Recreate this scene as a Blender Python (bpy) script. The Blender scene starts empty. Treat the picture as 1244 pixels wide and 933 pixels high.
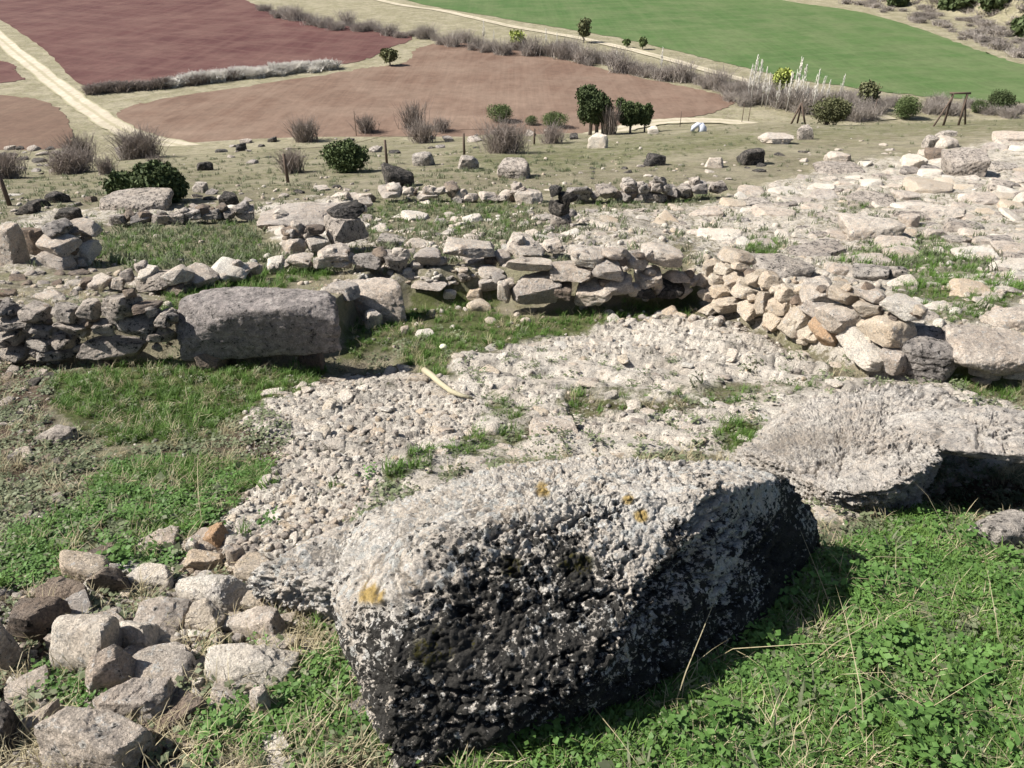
import bpy, bmesh, math, random
import numpy as np
from mathutils import Vector, Matrix, Euler
random.seed(7); RNG = np.random.RandomState(7)
S = bpy.context.scene
R = math.radians

# ---------------------------------------------------------------- camera, sky, sun, exposure
W0, H0, FPX, PITCH = 1244, 933, 940.0, R(32)
cam_d = bpy.data.cameras.new("camera"); cam = bpy.data.objects.new("camera", cam_d); S.collection.objects.link(cam)
cam_d.sensor_width = 36; cam_d.lens = FPX / W0 * 36; cam_d.clip_start = 0.05; cam_d.clip_end = 6000
cam.location = (0, 0, 0); cam.rotation_euler = (R(90) - PITCH, 0, 0); S.camera = cam
SUN_AZ, SUN_EL = R(-91), R(46)        # azimuth from +Y towards +X (negative = left)
world = bpy.data.worlds.new("World"); S.world = world; world.use_nodes = True
nt = world.node_tree; nt.nodes.clear()
sky = nt.nodes.new("ShaderNodeTexSky"); sky.sky_type = 'NISHITA'; sky.sun_disc = False
sky.sun_elevation = SUN_EL; sky.sun_rotation = SUN_AZ; sky.air_density = 1.0; sky.dust_density = 1.5
bg = nt.nodes.new("ShaderNodeBackground"); bg.inputs[1].default_value = 0.055
wo = nt.nodes.new("ShaderNodeOutputWorld"); nt.links.new(sky.outputs[0], bg.inputs[0]); nt.links.new(bg.outputs[0], wo.inputs[0])
sd = bpy.data.lights.new("sun", 'SUN'); sd.energy = 5.0; sd.angle = R(0.53); sd.color = (1.0, 0.955, 0.88)
so = bpy.data.objects.new("sun", sd); S.collection.objects.link(so)
SUNDIR = Vector((math.sin(SUN_AZ) * math.cos(SUN_EL), math.cos(SUN_AZ) * math.cos(SUN_EL), math.sin(SUN_EL)))
so.rotation_euler = SUNDIR.to_track_quat('Z', 'Y').to_euler(); so.location = SUNDIR * 50
S.view_settings.view_transform = 'Standard'; S.view_settings.look = 'None'
S.view_settings.exposure = 0.95; S.view_settings.gamma = 1.0; S.view_settings.use_curve_mapping = False

# ---------------------------------------------------------------- numeric helpers
def _grad(ix, iy, iz, seed):
    n = (ix.astype(np.int64) * 374761393 + iy.astype(np.int64) * 668265263 + iz.astype(np.int64) * 1274126177 + seed * 974634777)
    n = n & 0xffffffff
    n = ((n ^ (n >> 13)) * 1274126177) & 0xffffffff
    n = (n ^ (n >> 16))
    return n
def noise(x, y, z=None, seed=0):
    """gradient noise about -1..1"""
    x = np.asarray(x, float); y = np.asarray(y, float)
    three = z is not None
    if not three: z = np.zeros_like(x) + 0.37
    z = np.asarray(z, float)
    ix = np.floor(x); iy = np.floor(y); iz = np.floor(z)
    fx = x - ix; fy = y - iy; fz = z - iz
    u = fx * fx * fx * (fx * (fx * 6 - 15) + 10); v = fy * fy * fy * (fy * (fy * 6 - 15) + 10); w = fz * fz * fz * (fz * (fz * 6 - 15) + 10)
    res = 0
    for dz in ((0, 1) if three else (0,)):
        for dy in (0, 1):
            for dx in (0, 1):
                n = _grad(ix + dx, iy + dy, iz + dz, seed)
                gx = ((n & 255) / 127.5 - 1); gy = (((n >> 8) & 255) / 127.5 - 1); gz = (((n >> 16) & 255) / 127.5 - 1)
                if three: d = gx * (fx - dx) + gy * (fy - dy) + gz * (fz - dz)
                else: d = gx * (fx - dx) + gy * (fy - dy)
                ww = (u if dx else 1 - u) * (v if dy else 1 - v)
                if three: ww = ww * (w if dz else 1 - w)
                res = res + ww * d
    return res * 1.3
def fbm(x, y, z=None, oct=4, seed=0, gain=0.5, ridged=False):
    a = 1.0; s = 0; t = 0
    for k in range(oct):
        n = noise(x, y, z, seed + k * 17)
        if ridged: n = 0.5 - np.abs(n)
        s = s + a * n; t += a; a *= gain
        x = x * 2.03; y = y * 2.03
        if z is not None: z = z * 2.03
    return s / t
def sst(e0, e1, x):
    t = np.clip((x - e0) / (e1 - e0), 0, 1); return t * t * (3 - 2 * t)
def worley2(x, y, seed=0):
    ix = np.floor(x); iy = np.floor(y); f1 = np.full(x.shape, 9.0); f2 = np.full(x.shape, 9.0); cid = np.zeros(x.shape)
    for dy in (-1, 0, 1):
        for dx in (-1, 0, 1):
            n = _grad(ix + dx, iy + dy, ix * 0, seed)
            px = ix + dx + (n & 1023) / 1023; py = iy + dy + ((n >> 10) & 1023) / 1023
            d = np.hypot(px - x, py - y); c = ((n >> 5) & 255) / 255.0
            near = d < f1
            f2 = np.where(near, f1, np.minimum(f2, d)); cid = np.where(near, c, cid); f1 = np.where(near, d, f1)
    return f1, f2, cid

CP, SP = math.cos(PITCH), math.sin(PITCH)
def raydir(px, py):
    xc = (np.asarray(px, float) - W0 / 2) / FPX; yc = -(np.asarray(py, float) - H0 / 2) / FPX
    return xc, CP + yc * SP, -SP + yc * CP
def project(X, Y, Z):
    f = Y * CP - Z * SP; up = Y * SP + Z * CP
    f = np.maximum(f, 0.02)
    return W0 / 2 + FPX * X / f, H0 / 2 - FPX * up / f

# ---------------------------------------------------------------- land height
TC = [-1.2, -0.62, -0.45, -0.2, 0.0, 0.35, 0.7, 1.2]
near = [(-6, -1.7), (-1, -1.9), (0.6, -2.15), (1.44, -2.35), (1.99, -2.5), (2.56, -2.66), (3.44, -2.92), (5, -3.38), (7.5, -3.99), (12, -4.85), (18, -6.0)]
fars = {
    -0.62: [(27, -8.2), (45, -13.2), (80, -23.5), (90, -25), (100, -25)],
    -0.45: [(27, -8.0), (45, -12.5), (80, -22.4), (92, -25), (100, -25)],
    -0.2: [(27, -7.8), (45, -11.7), (58, -15.2), (95, -25), (100, -25)],
    0.0: [(27, -7.65), (45, -11.3), (58, -15), (95, -25), (100, -25)],
    0.35: [(27, -7.3), (45, -10.7), (58, -15), (95, -25), (100, -25)],
    0.7: [(27, -7.1), (48, -11.0), (60, -15), (98, -25), (104, -25)],
}
fars[-1.2] = fars[-0.62]; fars[1.2] = fars[0.7]
YS = np.concatenate([np.linspace(-6, 20, 520), np.geomspace(20.1, 120, 260)])
TAB = []
for t in TC:
    pr = near + fars[t]; yy = [p[0] for p in pr] + [4000]; zz = [p[1] for p in pr] + [-25]
    z = np.interp(YS, yy, zz)
    lw = np.log(YS + 7); out = np.zeros_like(z)
    g = np.linspace(lw[0], lw[-1], 900); zg = np.interp(g, lw, z)
    k = np.exp(-np.linspace(-2, 2, 31) ** 2); k /= k.sum()
    zp = np.pad(zg, 15, mode='edge'); zg = np.convolve(zp, k, mode='valid')
    TAB.append(np.interp(lw, g, zg))
TAB = np.array(TAB)
def base_z(X, Y):
    X = np.asarray(X, float); Y = np.asarray(Y, float)
    t = X / (np.maximum(Y, 0) + 0.3)
    t = np.clip(t, TC[0], TC[-1]); z = np.zeros(np.broadcast(X, Y).shape)
    cols = np.array([np.interp(np.clip(Y, -6, 119), YS, TAB[i]) for i in range(len(TC))])
    idx = np.clip(np.searchsorted(TC, t) - 1, 0, len(TC) - 2)
    tc = np.array(TC); f = (t - tc[idx]) / (tc[idx + 1] - tc[idx]); f = f * f * (3 - 2 * f)
    a = np.take_along_axis(cols, idx[None], 0)[0]; b = np.take_along_axis(cols, (idx + 1)[None], 0)[0]
    return a * (1 - f) + b * f
def hit(px, py, zf):
    """first crossing of the rays with z = zf(x, y)"""
    px = np.atleast_1d(np.asarray(px, float)); py = np.atleast_1d(np.asarray(py, float))
    dx, dy, dz = raydir(px, py)
    s = np.geomspace(0.9, 900, 620)[None, :]
    X = dx[:, None] * s; Y = dy[:, None] * s; Z = dz[:, None] * s
    below = Z < zf(X, Y)
    i = np.argmax(below, axis=1); i = np.maximum(i, 1)
    lo = s[0, i - 1]; hi = s[0, i]
    for _ in range(14):
        m = (lo + hi) / 2; b = dz * m < zf(dx * m, dy * m)
        hi = np.where(b, m, hi); lo = np.where(b, lo, m)
    return np.stack([dx * hi, dy * hi, zf(dx * hi, dy * hi)], 1)
# terrace edge: the foot line of the walls
EDGE_PX = [(0, 445), (190, 447), (230, 452), (405, 440), (425, 412), (500, 384), (600, 374), (740, 384), (838, 384), (950, 428), (1010, 456), (1090, 474)]
e = hit([p[0] for p in EDGE_PX], [p[1] for p in EDGE_PX], base_z)
EX = np.concatenate([[-40], e[:, 0], [e[-1, 0] + .8, 40]]); EY = np.concatenate([[e[0, 1]], e[:, 1], [e[-1, 1] - .2, e[-1, 1] - .2]])
EDX = np.linspace(-40, 40, 4001); _ey = np.interp(EDX, EX, EY); _k = np.exp(-np.linspace(-2, 2, 25) ** 2); _k /= _k.sum()
EDY = np.convolve(np.pad(_ey, 12, mode='edge'), _k, 'valid'); EDS = np.convolve(np.pad(np.gradient(EDY, EDX), 12, mode='edge'), _k, 'valid')
# room floor and hollow, as world polygons found once
def w_of(pts): h_ = hit([p[0] for p in pts], [p[1] for p in pts], base_z); return h_[:, :2]
hol = w_of([(1175, 590)])[0]; hol2 = w_of([(440, 440)])[0]
HILL = np.array([[-900.0, 420], [0, 330], [60, 262], [104, 250]])
def hill_z(X, Y):
    # the slope beyond the far field; its foot is a line running right and nearer
    foot = np.interp(X, [-900, -100, 60, 93, 118, 128, 136, 160, 400], [520, 420, 330, 262, 218, 184, 163, 135, 60])
    d = np.clip(Y - foot, 0, 400)
    return d * 0.42 * sst(0, 30, d) + sst(5, 40, d) * 4.0 * fbm(X / 30, Y / 30, oct=3, seed=91)
def h_macro(X, Y):
    z = base_z(X, Y)
    ed = np.interp(X, EDX, EDY)
    d = Y - ed
    sl = np.interp(X, EDX, EDS); dn = d / np.sqrt(1 + sl * sl)
    z = z + 0.40 * sst(0.22, 0.60, dn) * (1 - sst(1.0, 9.0, d))
    fade = 1 - sst(62, 92, Y)
    z = z + fade * (0.05 * fbm(X / 1.4, Y / 1.4, oct=3, seed=3) * sst(0.5, 3, Y) + 0.35 * fbm(X / 9, Y / 9, oct=3, seed=5) * sst(16, 36, Y))
    z = z - 0.28 * np.exp(-(((X - hol[0]) / 0.5) ** 2 + ((Y - hol[1]) / 0.25) ** 2))
    z = z - 0.22 * np.exp(-(((X - hol2[0]) / 0.45) ** 2 + ((Y - hol2[1]) / 0.45) ** 2))
    z = z + hill_z(X, Y)
    return z
def at(px, py): return hit([px], [py], h_macro)[0]

# ---------------------------------------------------------------- zone raster (pixels of the reference, half size, blurred)
MW, MH = 622, 467
gy, gx = np.mgrid[0:MH, 0:MW]; GX = gx * 2 + 1.0; GY = gy * 2 + 1.0
def poly_mask(pts):
    m = np.zeros((MH, MW), bool); n = len(pts)
    for i in range(n):
        x0, y0 = pts[i]; x1, y1 = pts[(i + 1) % n]
        if y0 == y1: continue
        c = ((y0 > GY) != (y1 > GY)) & (GX < (x1 - x0) * (GY - y0) / (y1 - y0) + x0)
        m ^= c
    return m.astype(float)
def blur(a, k):
    ker = np.exp(-np.linspace(-2, 2, 2 * k + 1) ** 2); ker /= ker.sum()
    a = np.pad(a, k, mode='edge')
    a = np.apply_along_axis(lambda r: np.convolve(r, ker, 'valid'), 1, a)
    return np.apply_along_axis(lambda r: np.convolve(r, ker, 'valid'), 0, a)
Z_GRASS = [
    ([(60, 455), (120, 450), (200, 440), (330, 450), (400, 446), (385, 475), (330, 490), (290, 510), (250, 530), (150, 545), (95, 520), (60, 490)], 1),
    ([(150, 560), (280, 555), (345, 575), (270, 630), (220, 660), (150, 690), (60, 700), (0, 690), (20, 650), (90, 620), (120, 580)], .8),
    ([(0, 700), (60, 690), (220, 665), (230, 690), (160, 700), (60, 720), (0, 730)], .45),
    ([(490, 378), (560, 378), (640, 388), (850, 348), (856, 384), (760, 395), (650, 420), (565, 432), (545, 430), (555, 470), (520, 462), (500, 440), (480, 420)], .9),
    ([(120, 282), (200, 270), (305, 268), (340, 318), (250, 332), (120, 325)], .46),
    ([(640, 880), (720, 820), (790, 770), (900, 770), (960, 720), (1000, 680), (1120, 620), (1180, 620), (1244, 700), (1244, 933), (500, 933)], 1),
    ([(450, 600), (480, 570), (540, 545), (600, 525), (650, 528), (640, 542), (560, 560), (500, 585), (455, 605)], .62),
    ([(590, 470), (640, 500), (650, 520), (600, 520), (575, 490)], .5),
    ([(1010, 320), (1060, 300), (1120, 290), (1210, 325), (1190, 350), (1100, 345), (1040, 335)], .55),
    ([(1080, 350), (1180, 345), (1244, 350), (1244, 372), (1180, 400), (1130, 392), (1090, 370)], .7),
    ([(1140, 450), (1180, 445), (1244, 450), (1244, 482), (1190, 488), (1140, 475)], .7),
    ([(905, 300), (940, 292), (960, 300), (930, 316), (900, 312)], .9),
    ([(1020, 250), (1060, 238), (1090, 245), (1060, 262), (1020, 262)], .6),
    ([(860, 540), (880, 520), (925, 520), (930, 545), (890, 552)], .8),
    ([(560, 190), (700, 175), (850, 160), (930, 160), (930, 180), (820, 190), (700, 208), (600, 215), (550, 205)], .5),
    ([(430, 245), (560, 238), (660, 245), (650, 262), (520, 262), (430, 262)], .5), ([(690, 240), (870, 236), (870, 248), (700, 256)], .6),
    ([(440, 262), (640, 262), (690, 285), (640, 300), (560, 292), (450, 290)], .35),
    ([(240, 860), (330, 850), (400, 780), (400, 740), (440, 760), (470, 820), (480, 933), (230, 933)], .42), ([(420, 395), (490, 385), (500, 350), (560, 352), (610, 352), (610, 385), (490, 405), (450, 440), (415, 440)], .8),
    ([(960, 155), (1244, 140), (1244, 160), (1100, 165), (960, 172)], .5),
    ([(0, 180), (280, 168), (560, 168), (700, 160), (700, 175), (560, 190), (560, 215), (420, 235), (230, 240), (60, 250), (0, 255)], .2),
    ([(240, 345), (330, 330), (410, 325), (420, 335), (330, 350), (225, 375), (190, 400), (170, 380)], .7),
    ([(700, 470), (840, 480), (870, 470), (1000, 462), (1000, 480), (860, 500), (760, 512), (690, 520), (660, 500)], .45),
]
Z_ROCK = [
    ([(300, 500), (350, 478), (440, 462), (550, 455), (600, 500), (640, 520), (600, 560), (480, 600), (440, 640), (350, 700), (285, 690), (262, 650), (330, 585), (350, 545), (310, 535)], .85), ([(620, 418), (760, 392), (850, 388), (960, 430), (900, 445), (620, 445)], .8),
    ([(548, 432), (700, 425), (860, 430), (1010, 440), (1010, 465), (880, 470), (850, 490), (760, 492), (690, 480), (690, 520), (640, 520), (600, 490), (555, 480)], 1),
    ([(640, 540), (700, 515), (860, 500), (900, 480), (1000, 470), (1060, 460), (1130, 455), (1200, 490), (1244, 500), (1244, 560), (1100, 620), (1000, 640), (950, 560), (850, 555), (600, 560)], 1),
    ([(850, 250), (900, 235), (960, 215), (1050, 195), (1130, 185), (1244, 165), (1244, 470), (1180, 450), (1080, 470), (980, 425), (850, 380), (840, 310)], .62),
    ([(430, 355), (600, 325), (840, 300), (850, 245), (700, 255), (700, 290), (620, 320), (430, 335)], .55),
    ([(310, 250), (440, 240), (450, 305), (345, 310)], .8),
    ([(380, 640), (600, 560), (640, 600), (460, 700), (380, 760), (310, 730)], .8),
    ([(60, 255), (310, 250), (310, 268), (120, 275), (60, 335), (0, 330), (0, 270)], .6),
    ([(0, 340), (180, 335), (240, 350), (180, 400), (0, 395)], .35),
]
Z_GRAVEL = [
    ([(300, 480), (400, 460), (520, 455), (600, 500), (590, 535), (480, 580), (430, 640), (340, 690), (270, 680), (250, 650), (330, 580), (290, 540)], 1),
    ([(600, 425), (760, 390), (860, 385), (960, 425), (960, 445), (700, 440)], .9),
    ([(640, 480), (900, 480), (900, 510), (700, 540), (630, 540)], .6),
    ([(60, 690), (420, 640), (430, 850), (300, 933), (0, 933), (0, 720)], .62),
    ([(430, 260), (840, 250), (840, 300), (600, 320), (430, 310)], .45),
    ([(950, 300), (1244, 300), (1244, 470), (1000, 400)], .35),
    ([(0, 235), (420, 225), (860, 195), (1000, 180), (1000, 215), (700, 240), (0, 262)], .3),
]
Z_SOIL = [
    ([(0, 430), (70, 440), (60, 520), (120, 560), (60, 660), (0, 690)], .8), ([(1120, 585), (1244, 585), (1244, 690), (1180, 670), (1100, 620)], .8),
    ([(330, 560), (380, 540), (340, 500), (250, 530), (180, 540), (180, 560), (260, 558)], .7), ([(1150, 320), (1244, 335), (1244, 345), (1100, 345)], .7),
    ([(640, 525), (700, 515), (720, 540), (660, 550)], .8),
]
def zone(L, k=7):
    a = np.zeros((MH, MW))
    for p, v in L: a = np.maximum(a, poly_mask(p) * v)
    return blur(a, k)
ZG, ZR, ZV, ZS = zone(Z_GRASS), zone(Z_ROCK), zone(Z_GRAVEL), zone(Z_SOIL)
def samp(Z, px, py):
    x = np.clip(px / 2, 0, MW - 1.001); y = np.clip(py / 2, 0, MH - 1.001)
    ix = x.astype(int); iy = y.astype(int); fx = x - ix; fy = y - iy
    return (Z[iy, ix] * (1 - fx) + Z[iy, ix + 1] * fx) * (1 - fy) + (Z[iy + 1, ix] * (1 - fx) + Z[iy + 1, ix + 1] * fx) * fy
def zones(X, Y, Z):
    px, py = project(X, Y, Z)
    w = fbm(X * 2.2, Y * 2.2, oct=3, seed=31) * 26; w2 = fbm(X * 2.2, Y * 2.2, oct=3, seed=37) * 16
    px = px + w; py = py + w2
    ok = (Y > 0.2)
    f = 1 - sst(44, 60, Y)
    return [np.where(ok, samp(q, px, py) * f, 0.3) for q in (ZG, ZR, ZV, ZS)]
def h_fine(X, Y):
    z = h_macro(X, Y); g, r, v, s = zones(X, Y, z)
    nearf = 1 - sst(20, 50, Y)
    sc = np.clip(Y / 6, 0.35, 3)
    # bedding: stepped plates on bedrock, lumps on rubble
    q = X * 0.35 + Y * 0.9 + 0.6 * fbm(X * 1.1, Y * 1.1, oct=3, seed=12)
    fr = (q / 0.42) % 1.0
    plate = (np.floor(q / 0.42) * 0 + sst(0.0, 0.12, fr) * (1 - sst(0.25, 1.0, fr)))
    f1, f2, cid = worley2(X * 3.2 + 0.3 * noise(X * 5, Y * 5, seed=2), Y * 3.2, seed=4)
    crack = sst(0.02, 0.16, f2 - f1)
    g1, g2, cid2 = worley2(X * 14, Y * 14, seed=9)
    peb = sst(0.0, 0.3, g2 - g1)
    rgh = fbm(X * 2.6, Y * 4, oct=5, seed=21, gain=0.55)
    z = z + nearf * r * (0.06 * plate + 0.03 * crack * (0.2 + cid) + 0.055 * rgh) * np.clip(sc, .7, 1.3)
    z = z + nearf * (1 - r) * (0.03 * rgh)
    z = z + nearf * v * (0.022 * peb * (0.3 + cid2))
    z = z + nearf * g * 0.03 * fbm(X * 3, Y * 3, oct=3, seed=44)
    return z

# ---------------------------------------------------------------- mesh and material helpers
def link(o, parent=None):
    S.collection.objects.link(o)
    if parent is not None: o.parent = parent
    return o
def mesh_np(name, V, F, mats=(), smooth=True, attrs=None):
    V = np.asarray(V, np.float32); F = np.asarray(F, np.int32); k = F.shape[1]
    me = bpy.data.meshes.new(name); me.vertices.add(len(V)); me.vertices.foreach_set("co", V.ravel())
    me.loops.add(F.size); me.loops.foreach_set("vertex_index", F.ravel())
    me.polygons.add(len(F)); me.polygons.foreach_set("loop_start", np.arange(0, F.size, k, dtype=np.int32))
    me.polygons.foreach_set("loop_total", np.full(len(F), k, np.int32))
    if smooth: me.polygons.foreach_set("use_smooth", np.ones(len(F), bool))
    for m in mats: me.materials.append(m)
    me.update(calc_edges=True)
    for n, a in (attrs or {}).items():
        at_ = me.attributes.new(n, 'FLOAT', 'POINT'); at_.data.foreach_set("value", np.asarray(a, np.float32))
    return me
def tag(o, label=None, cat=None, group=None, kind=None):
    if label: o["label"] = label
    if cat: o["category"] = cat
    if group: o["group"] = group
    if kind: o["kind"] = kind
    return o
def add(name, me, parent=None, loc=None, rot=None, scale=None, **k):
    o = bpy.data.objects.new(name, me)
    if loc is not None: o.location = loc
    if rot is not None: o.rotation_euler = rot
    if scale is not None: o.scale = scale
    link(o, parent); tag(o, **k); return o
def child(o, parent):  # parent an object whose world placement is already final
    o.parent = parent; o.matrix_parent_inverse = Matrix.Translation(-Vector(parent.location)); return o
def empty(name, loc, **k):
    o = bpy.data.objects.new(name, None); o.location = loc; link(o); o.empty_display_size = 0.1; tag(o, **k); return o

class N:  # tiny node builder
    def __init__(s, name):
        s.m = bpy.data.materials.new(name); s.m.use_nodes = True; s.t = s.m.node_tree; s.t.nodes.clear()
        s.o = s.t.nodes.new("ShaderNodeOutputMaterial"); s.b = s.t.nodes.new("ShaderNodeBsdfPrincipled")
        s.t.links.new(s.b.outputs[0], s.o.inputs[0]); s.b.inputs['Roughness'].default_value = 0.9
        s.b.inputs['Specular IOR Level'].default_value = 0.2
    def n(s, typ, **k):
        n = s.t.nodes.new("ShaderNode" + typ)
        for a, v in k.items(): setattr(n, a, v)
        return n
    def set(s, sock, v):
        if isinstance(v, bpy.types.NodeSocket): s.t.links.new(v, sock)
        elif isinstance(v, (tuple, list)) and len(v) == 3 and sock.type == 'RGBA': sock.default_value = (*v, 1)
        else: sock.default_value = v
    def pos(s): return s.n("NewGeometry").outputs['Position']
    def noise(s, scale, detail=5, rough=0.6, vec=None, off=None, dist=0.0):
        n = s.n("TexNoise"); s.set(n.inputs['Scale'], scale); s.set(n.inputs['Detail'], detail); s.set(n.inputs['Roughness'], rough)
        s.set(n.inputs['Distortion'], dist)
        v = vec or s.pos()
        if off:
            a = s.n("VectorMath", operation='ADD'); s.set(a.inputs[0], v); a.inputs[1].default_value = off; v = a.outputs[0]
        s.set(n.inputs['Vector'], v); return n.outputs[0]
    def voro(s, scale, vec=None, feature='F1', out=0, rnd=1.0):
        n = s.n("TexVoronoi", feature=feature); s.set(n.inputs['Scale'], scale); s.set(n.inputs['Vector'], vec or s.pos())
        s.set(n.inputs['Randomness'], rnd); return n.outputs[out]
    def ramp(s, v, *st):
        n = s.n("ValToRGB"); e = n.color_ramp.elements
        while len(e) < len(st): e.new(0.5)
        for i, (p, c) in enumerate(st):
            e[i].position = p; e[i].color = (c, c, c, 1) if isinstance(c, (int, float)) else (*c, 1)
        s.set(n.inputs[0], v); return n.outputs[0]
    def mix(s, f, a, b, blend='MIX'):
        n = s.n("Mix", data_type='RGBA', blend_type=blend, clamp_factor=True)
        s.set(n.inputs[0], f); s.set(n.inputs[6], a); s.set(n.inputs[7], b); return n.outputs[2]
    def math(s, op, a, b=0.0, c=0.0):
        n = s.n("Math", operation=op); s.set(n.inputs[0], a); s.set(n.inputs[1], b); s.set(n.inputs[2], c); return n.outputs[0]
    def attr(s, name): return s.n("Attribute", attribute_name=name).outputs['Fac']
    def bump(s, h, dist, strength=1.0, prev=None):
        n = s.n("Bump"); s.set(n.inputs['Strength'], strength); s.set(n.inputs['Distance'], dist); s.set(n.inputs['Height'], h)
        if prev is not None: s.set(n.inputs['Normal'], prev)
        return n.outputs[0]
    def out(s, col, nrm=None, rough=None):
        s.set(s.b.inputs['Base Color'], col)
        if nrm is not None: s.set(s.b.inputs['Normal'], nrm)
        if rough is not None: s.set(s.b.inputs['Roughness'], rough)
        return s.m

def rock_mat(name, base, warm, grey, grey_amt=0.5, black_amt=0.25, white_amt=0.2, sc=1.0, bump=1.0, lichen=False, vary=0.25):
    k = N(name); P = k.pos()
    n1 = k.noise(2.3 * sc, 4, .6, P); n2 = k.noise(9 * sc, 8, .72, P, (3, 1, 7)); n3 = k.noise(26 * sc, 6, .7, P, (9, 4, 1)); n4 = k.noise(70 * sc, 5, .7, P)
    col = k.mix(k.ramp(n1, (.38, 0), (.62, 1)), base, warm)
    g = k.ramp(n2, (.62 - .35 * grey_amt, 0), (.72 - .3 * grey_amt, 1))
    col = k.mix(g, col, grey)
    w = k.ramp(n3, (.62 - .1 * white_amt, 0), (.68 - .1 * white_amt, 1))
    col = k.mix(k.math('MULTIPLY', w, min(1, white_amt * 3)), col, (.66, .64, .60))
    if lichen:
        for sc_l, cl, th in ((13, (.60, .60, .57), .30), (24, (.70, .69, .66), .28)):
            vn = k.n("TexNoise"); k.set(vn.inputs['Vector'], P); k.set(vn.inputs['Scale'], 30); k.set(vn.inputs['Detail'], 3); va = k.n("VectorMath", operation='MULTIPLY_ADD'); k.set(va.inputs[0], vn.outputs[1]); va.inputs[1].default_value = (.05, .05, .05); k.set(va.inputs[2], P)
            dd = k.voro(sc_l, va.outputs[0]); col = k.mix(k.ramp(dd, (th - .03, .85), (th + .03, 0)), col, cl)
        col = k.mix(k.attr("moss"), col, k.mix(k.noise(60, 3), (.04, .038, .012), (.085, .075, .02))); col = k.mix(k.math('MULTIPLY', k.attr("gold"), .85), col, (.50, .33, .07))
    # black lichen spots and pits
    bsrc = k.math('ADD', k.math('MULTIPLY', n2, .40), k.math('MULTIPLY', n3, .60))
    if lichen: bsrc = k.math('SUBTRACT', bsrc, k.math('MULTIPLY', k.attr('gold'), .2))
    if lichen: bsrc = k.math('ADD', bsrc, k.attr("lichen"))  # attribute holds black lichen and the painted shade of the boulder's right face
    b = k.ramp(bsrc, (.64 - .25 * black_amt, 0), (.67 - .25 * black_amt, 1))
    col = k.mix(b, col, k.mix(n4, (.022, .021, .02), (.085, .08, .072)))
    pit = k.voro(38 * sc, P)
    pm = k.ramp(pit, (.10, 1), (.22, 0))
    col = k.mix(k.math('MULTIPLY', pm, .45), col, (.10, .09, .08))
    if vary:
        oi = k.n("ObjectInfo").outputs['Random']
        col = k.mix(1.0, col, k.ramp(oi, (0, (1 - vary, 1 - vary, 1 - vary * .9)), (.5, (1, .96, .93)), (1, (1, 1, 1))), 'MULTIPLY')
    n5 = k.noise(150 * sc, 4, .75, P, (2, 8, 5))
    col = k.mix(1.0, col, k.ramp(n4, (.36, .70), (.50, 1.0), (.64, 1.18)), 'MULTIPLY'); col = k.mix(1.0, col, k.ramp(n5, (.38, .78), (.62, 1.14)), 'MULTIPLY')
    hh = k.math('ADD', k.math('MULTIPLY', n2, 1.0), k.math('MULTIPLY', n3, .8))
    hh = k.math('SUBTRACT', hh, k.math('MULTIPLY', pm, .16))
    nr = k.bump(hh, .075 * bump / sc, 1.0); nr = k.bump(n4, .018 / sc, 1.0, nr); nr = k.bump(n5, .006 / sc, 1.0, nr)
    return k.out(col, nr, .92)
M = {}
M['pale'] = rock_mat('pale_limestone', (.70, .635, .555), (.61, .52, .43), (.46, .41, .36), .42, .22, .7)
M['white'] = rock_mat('white_limestone', (.80, .755, .67), (.72, .64, .54), (.60, .56, .51), .3, .10, .5, vary=.08)
M['cream'] = rock_mat('cream_limestone', (.68, .60, .49), (.62, .51, .385), (.52, .46, .39), .25, .10, .45, vary=.18)
M['grey'] = rock_mat('grey_lichen_limestone', (.58, .53, .475), (.50, .44, .375), (.34, .31, .28), .55, .42, .5)
M['dark'] = rock_mat('dark_lichen_rock', (.22, .20, .18), (.17, .15, .13), (.11, .105, .10), .6, .65, .12)
M['brown'] = rock_mat('brown_weathered_rock', (.34, .28, .225), (.28, .215, .165), (.21, .18, .155), .45, .3, .1)
M['orange'] = rock_mat('orange_broken_limestone', (.56, .40, .27), (.50, .32, .19), (.46, .36, .27), .3, .02, .1, vary=0)
M['slabface'] = rock_mat('purple_grey_block', (.50, .455, .43), (.41, .37, .35), (.28, .26, .25), .6, .35, .55, sc=1.6)
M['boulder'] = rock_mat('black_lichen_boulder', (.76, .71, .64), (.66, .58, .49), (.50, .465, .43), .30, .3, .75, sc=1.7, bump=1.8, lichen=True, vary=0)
M['outcrop'] = rock_mat('fissured_outcrop', (.66, .61, .55), (.57, .50, .43), (.42, .39, .36), .42, .32, .6, sc=1.9, bump=1.6, vary=0)

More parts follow.
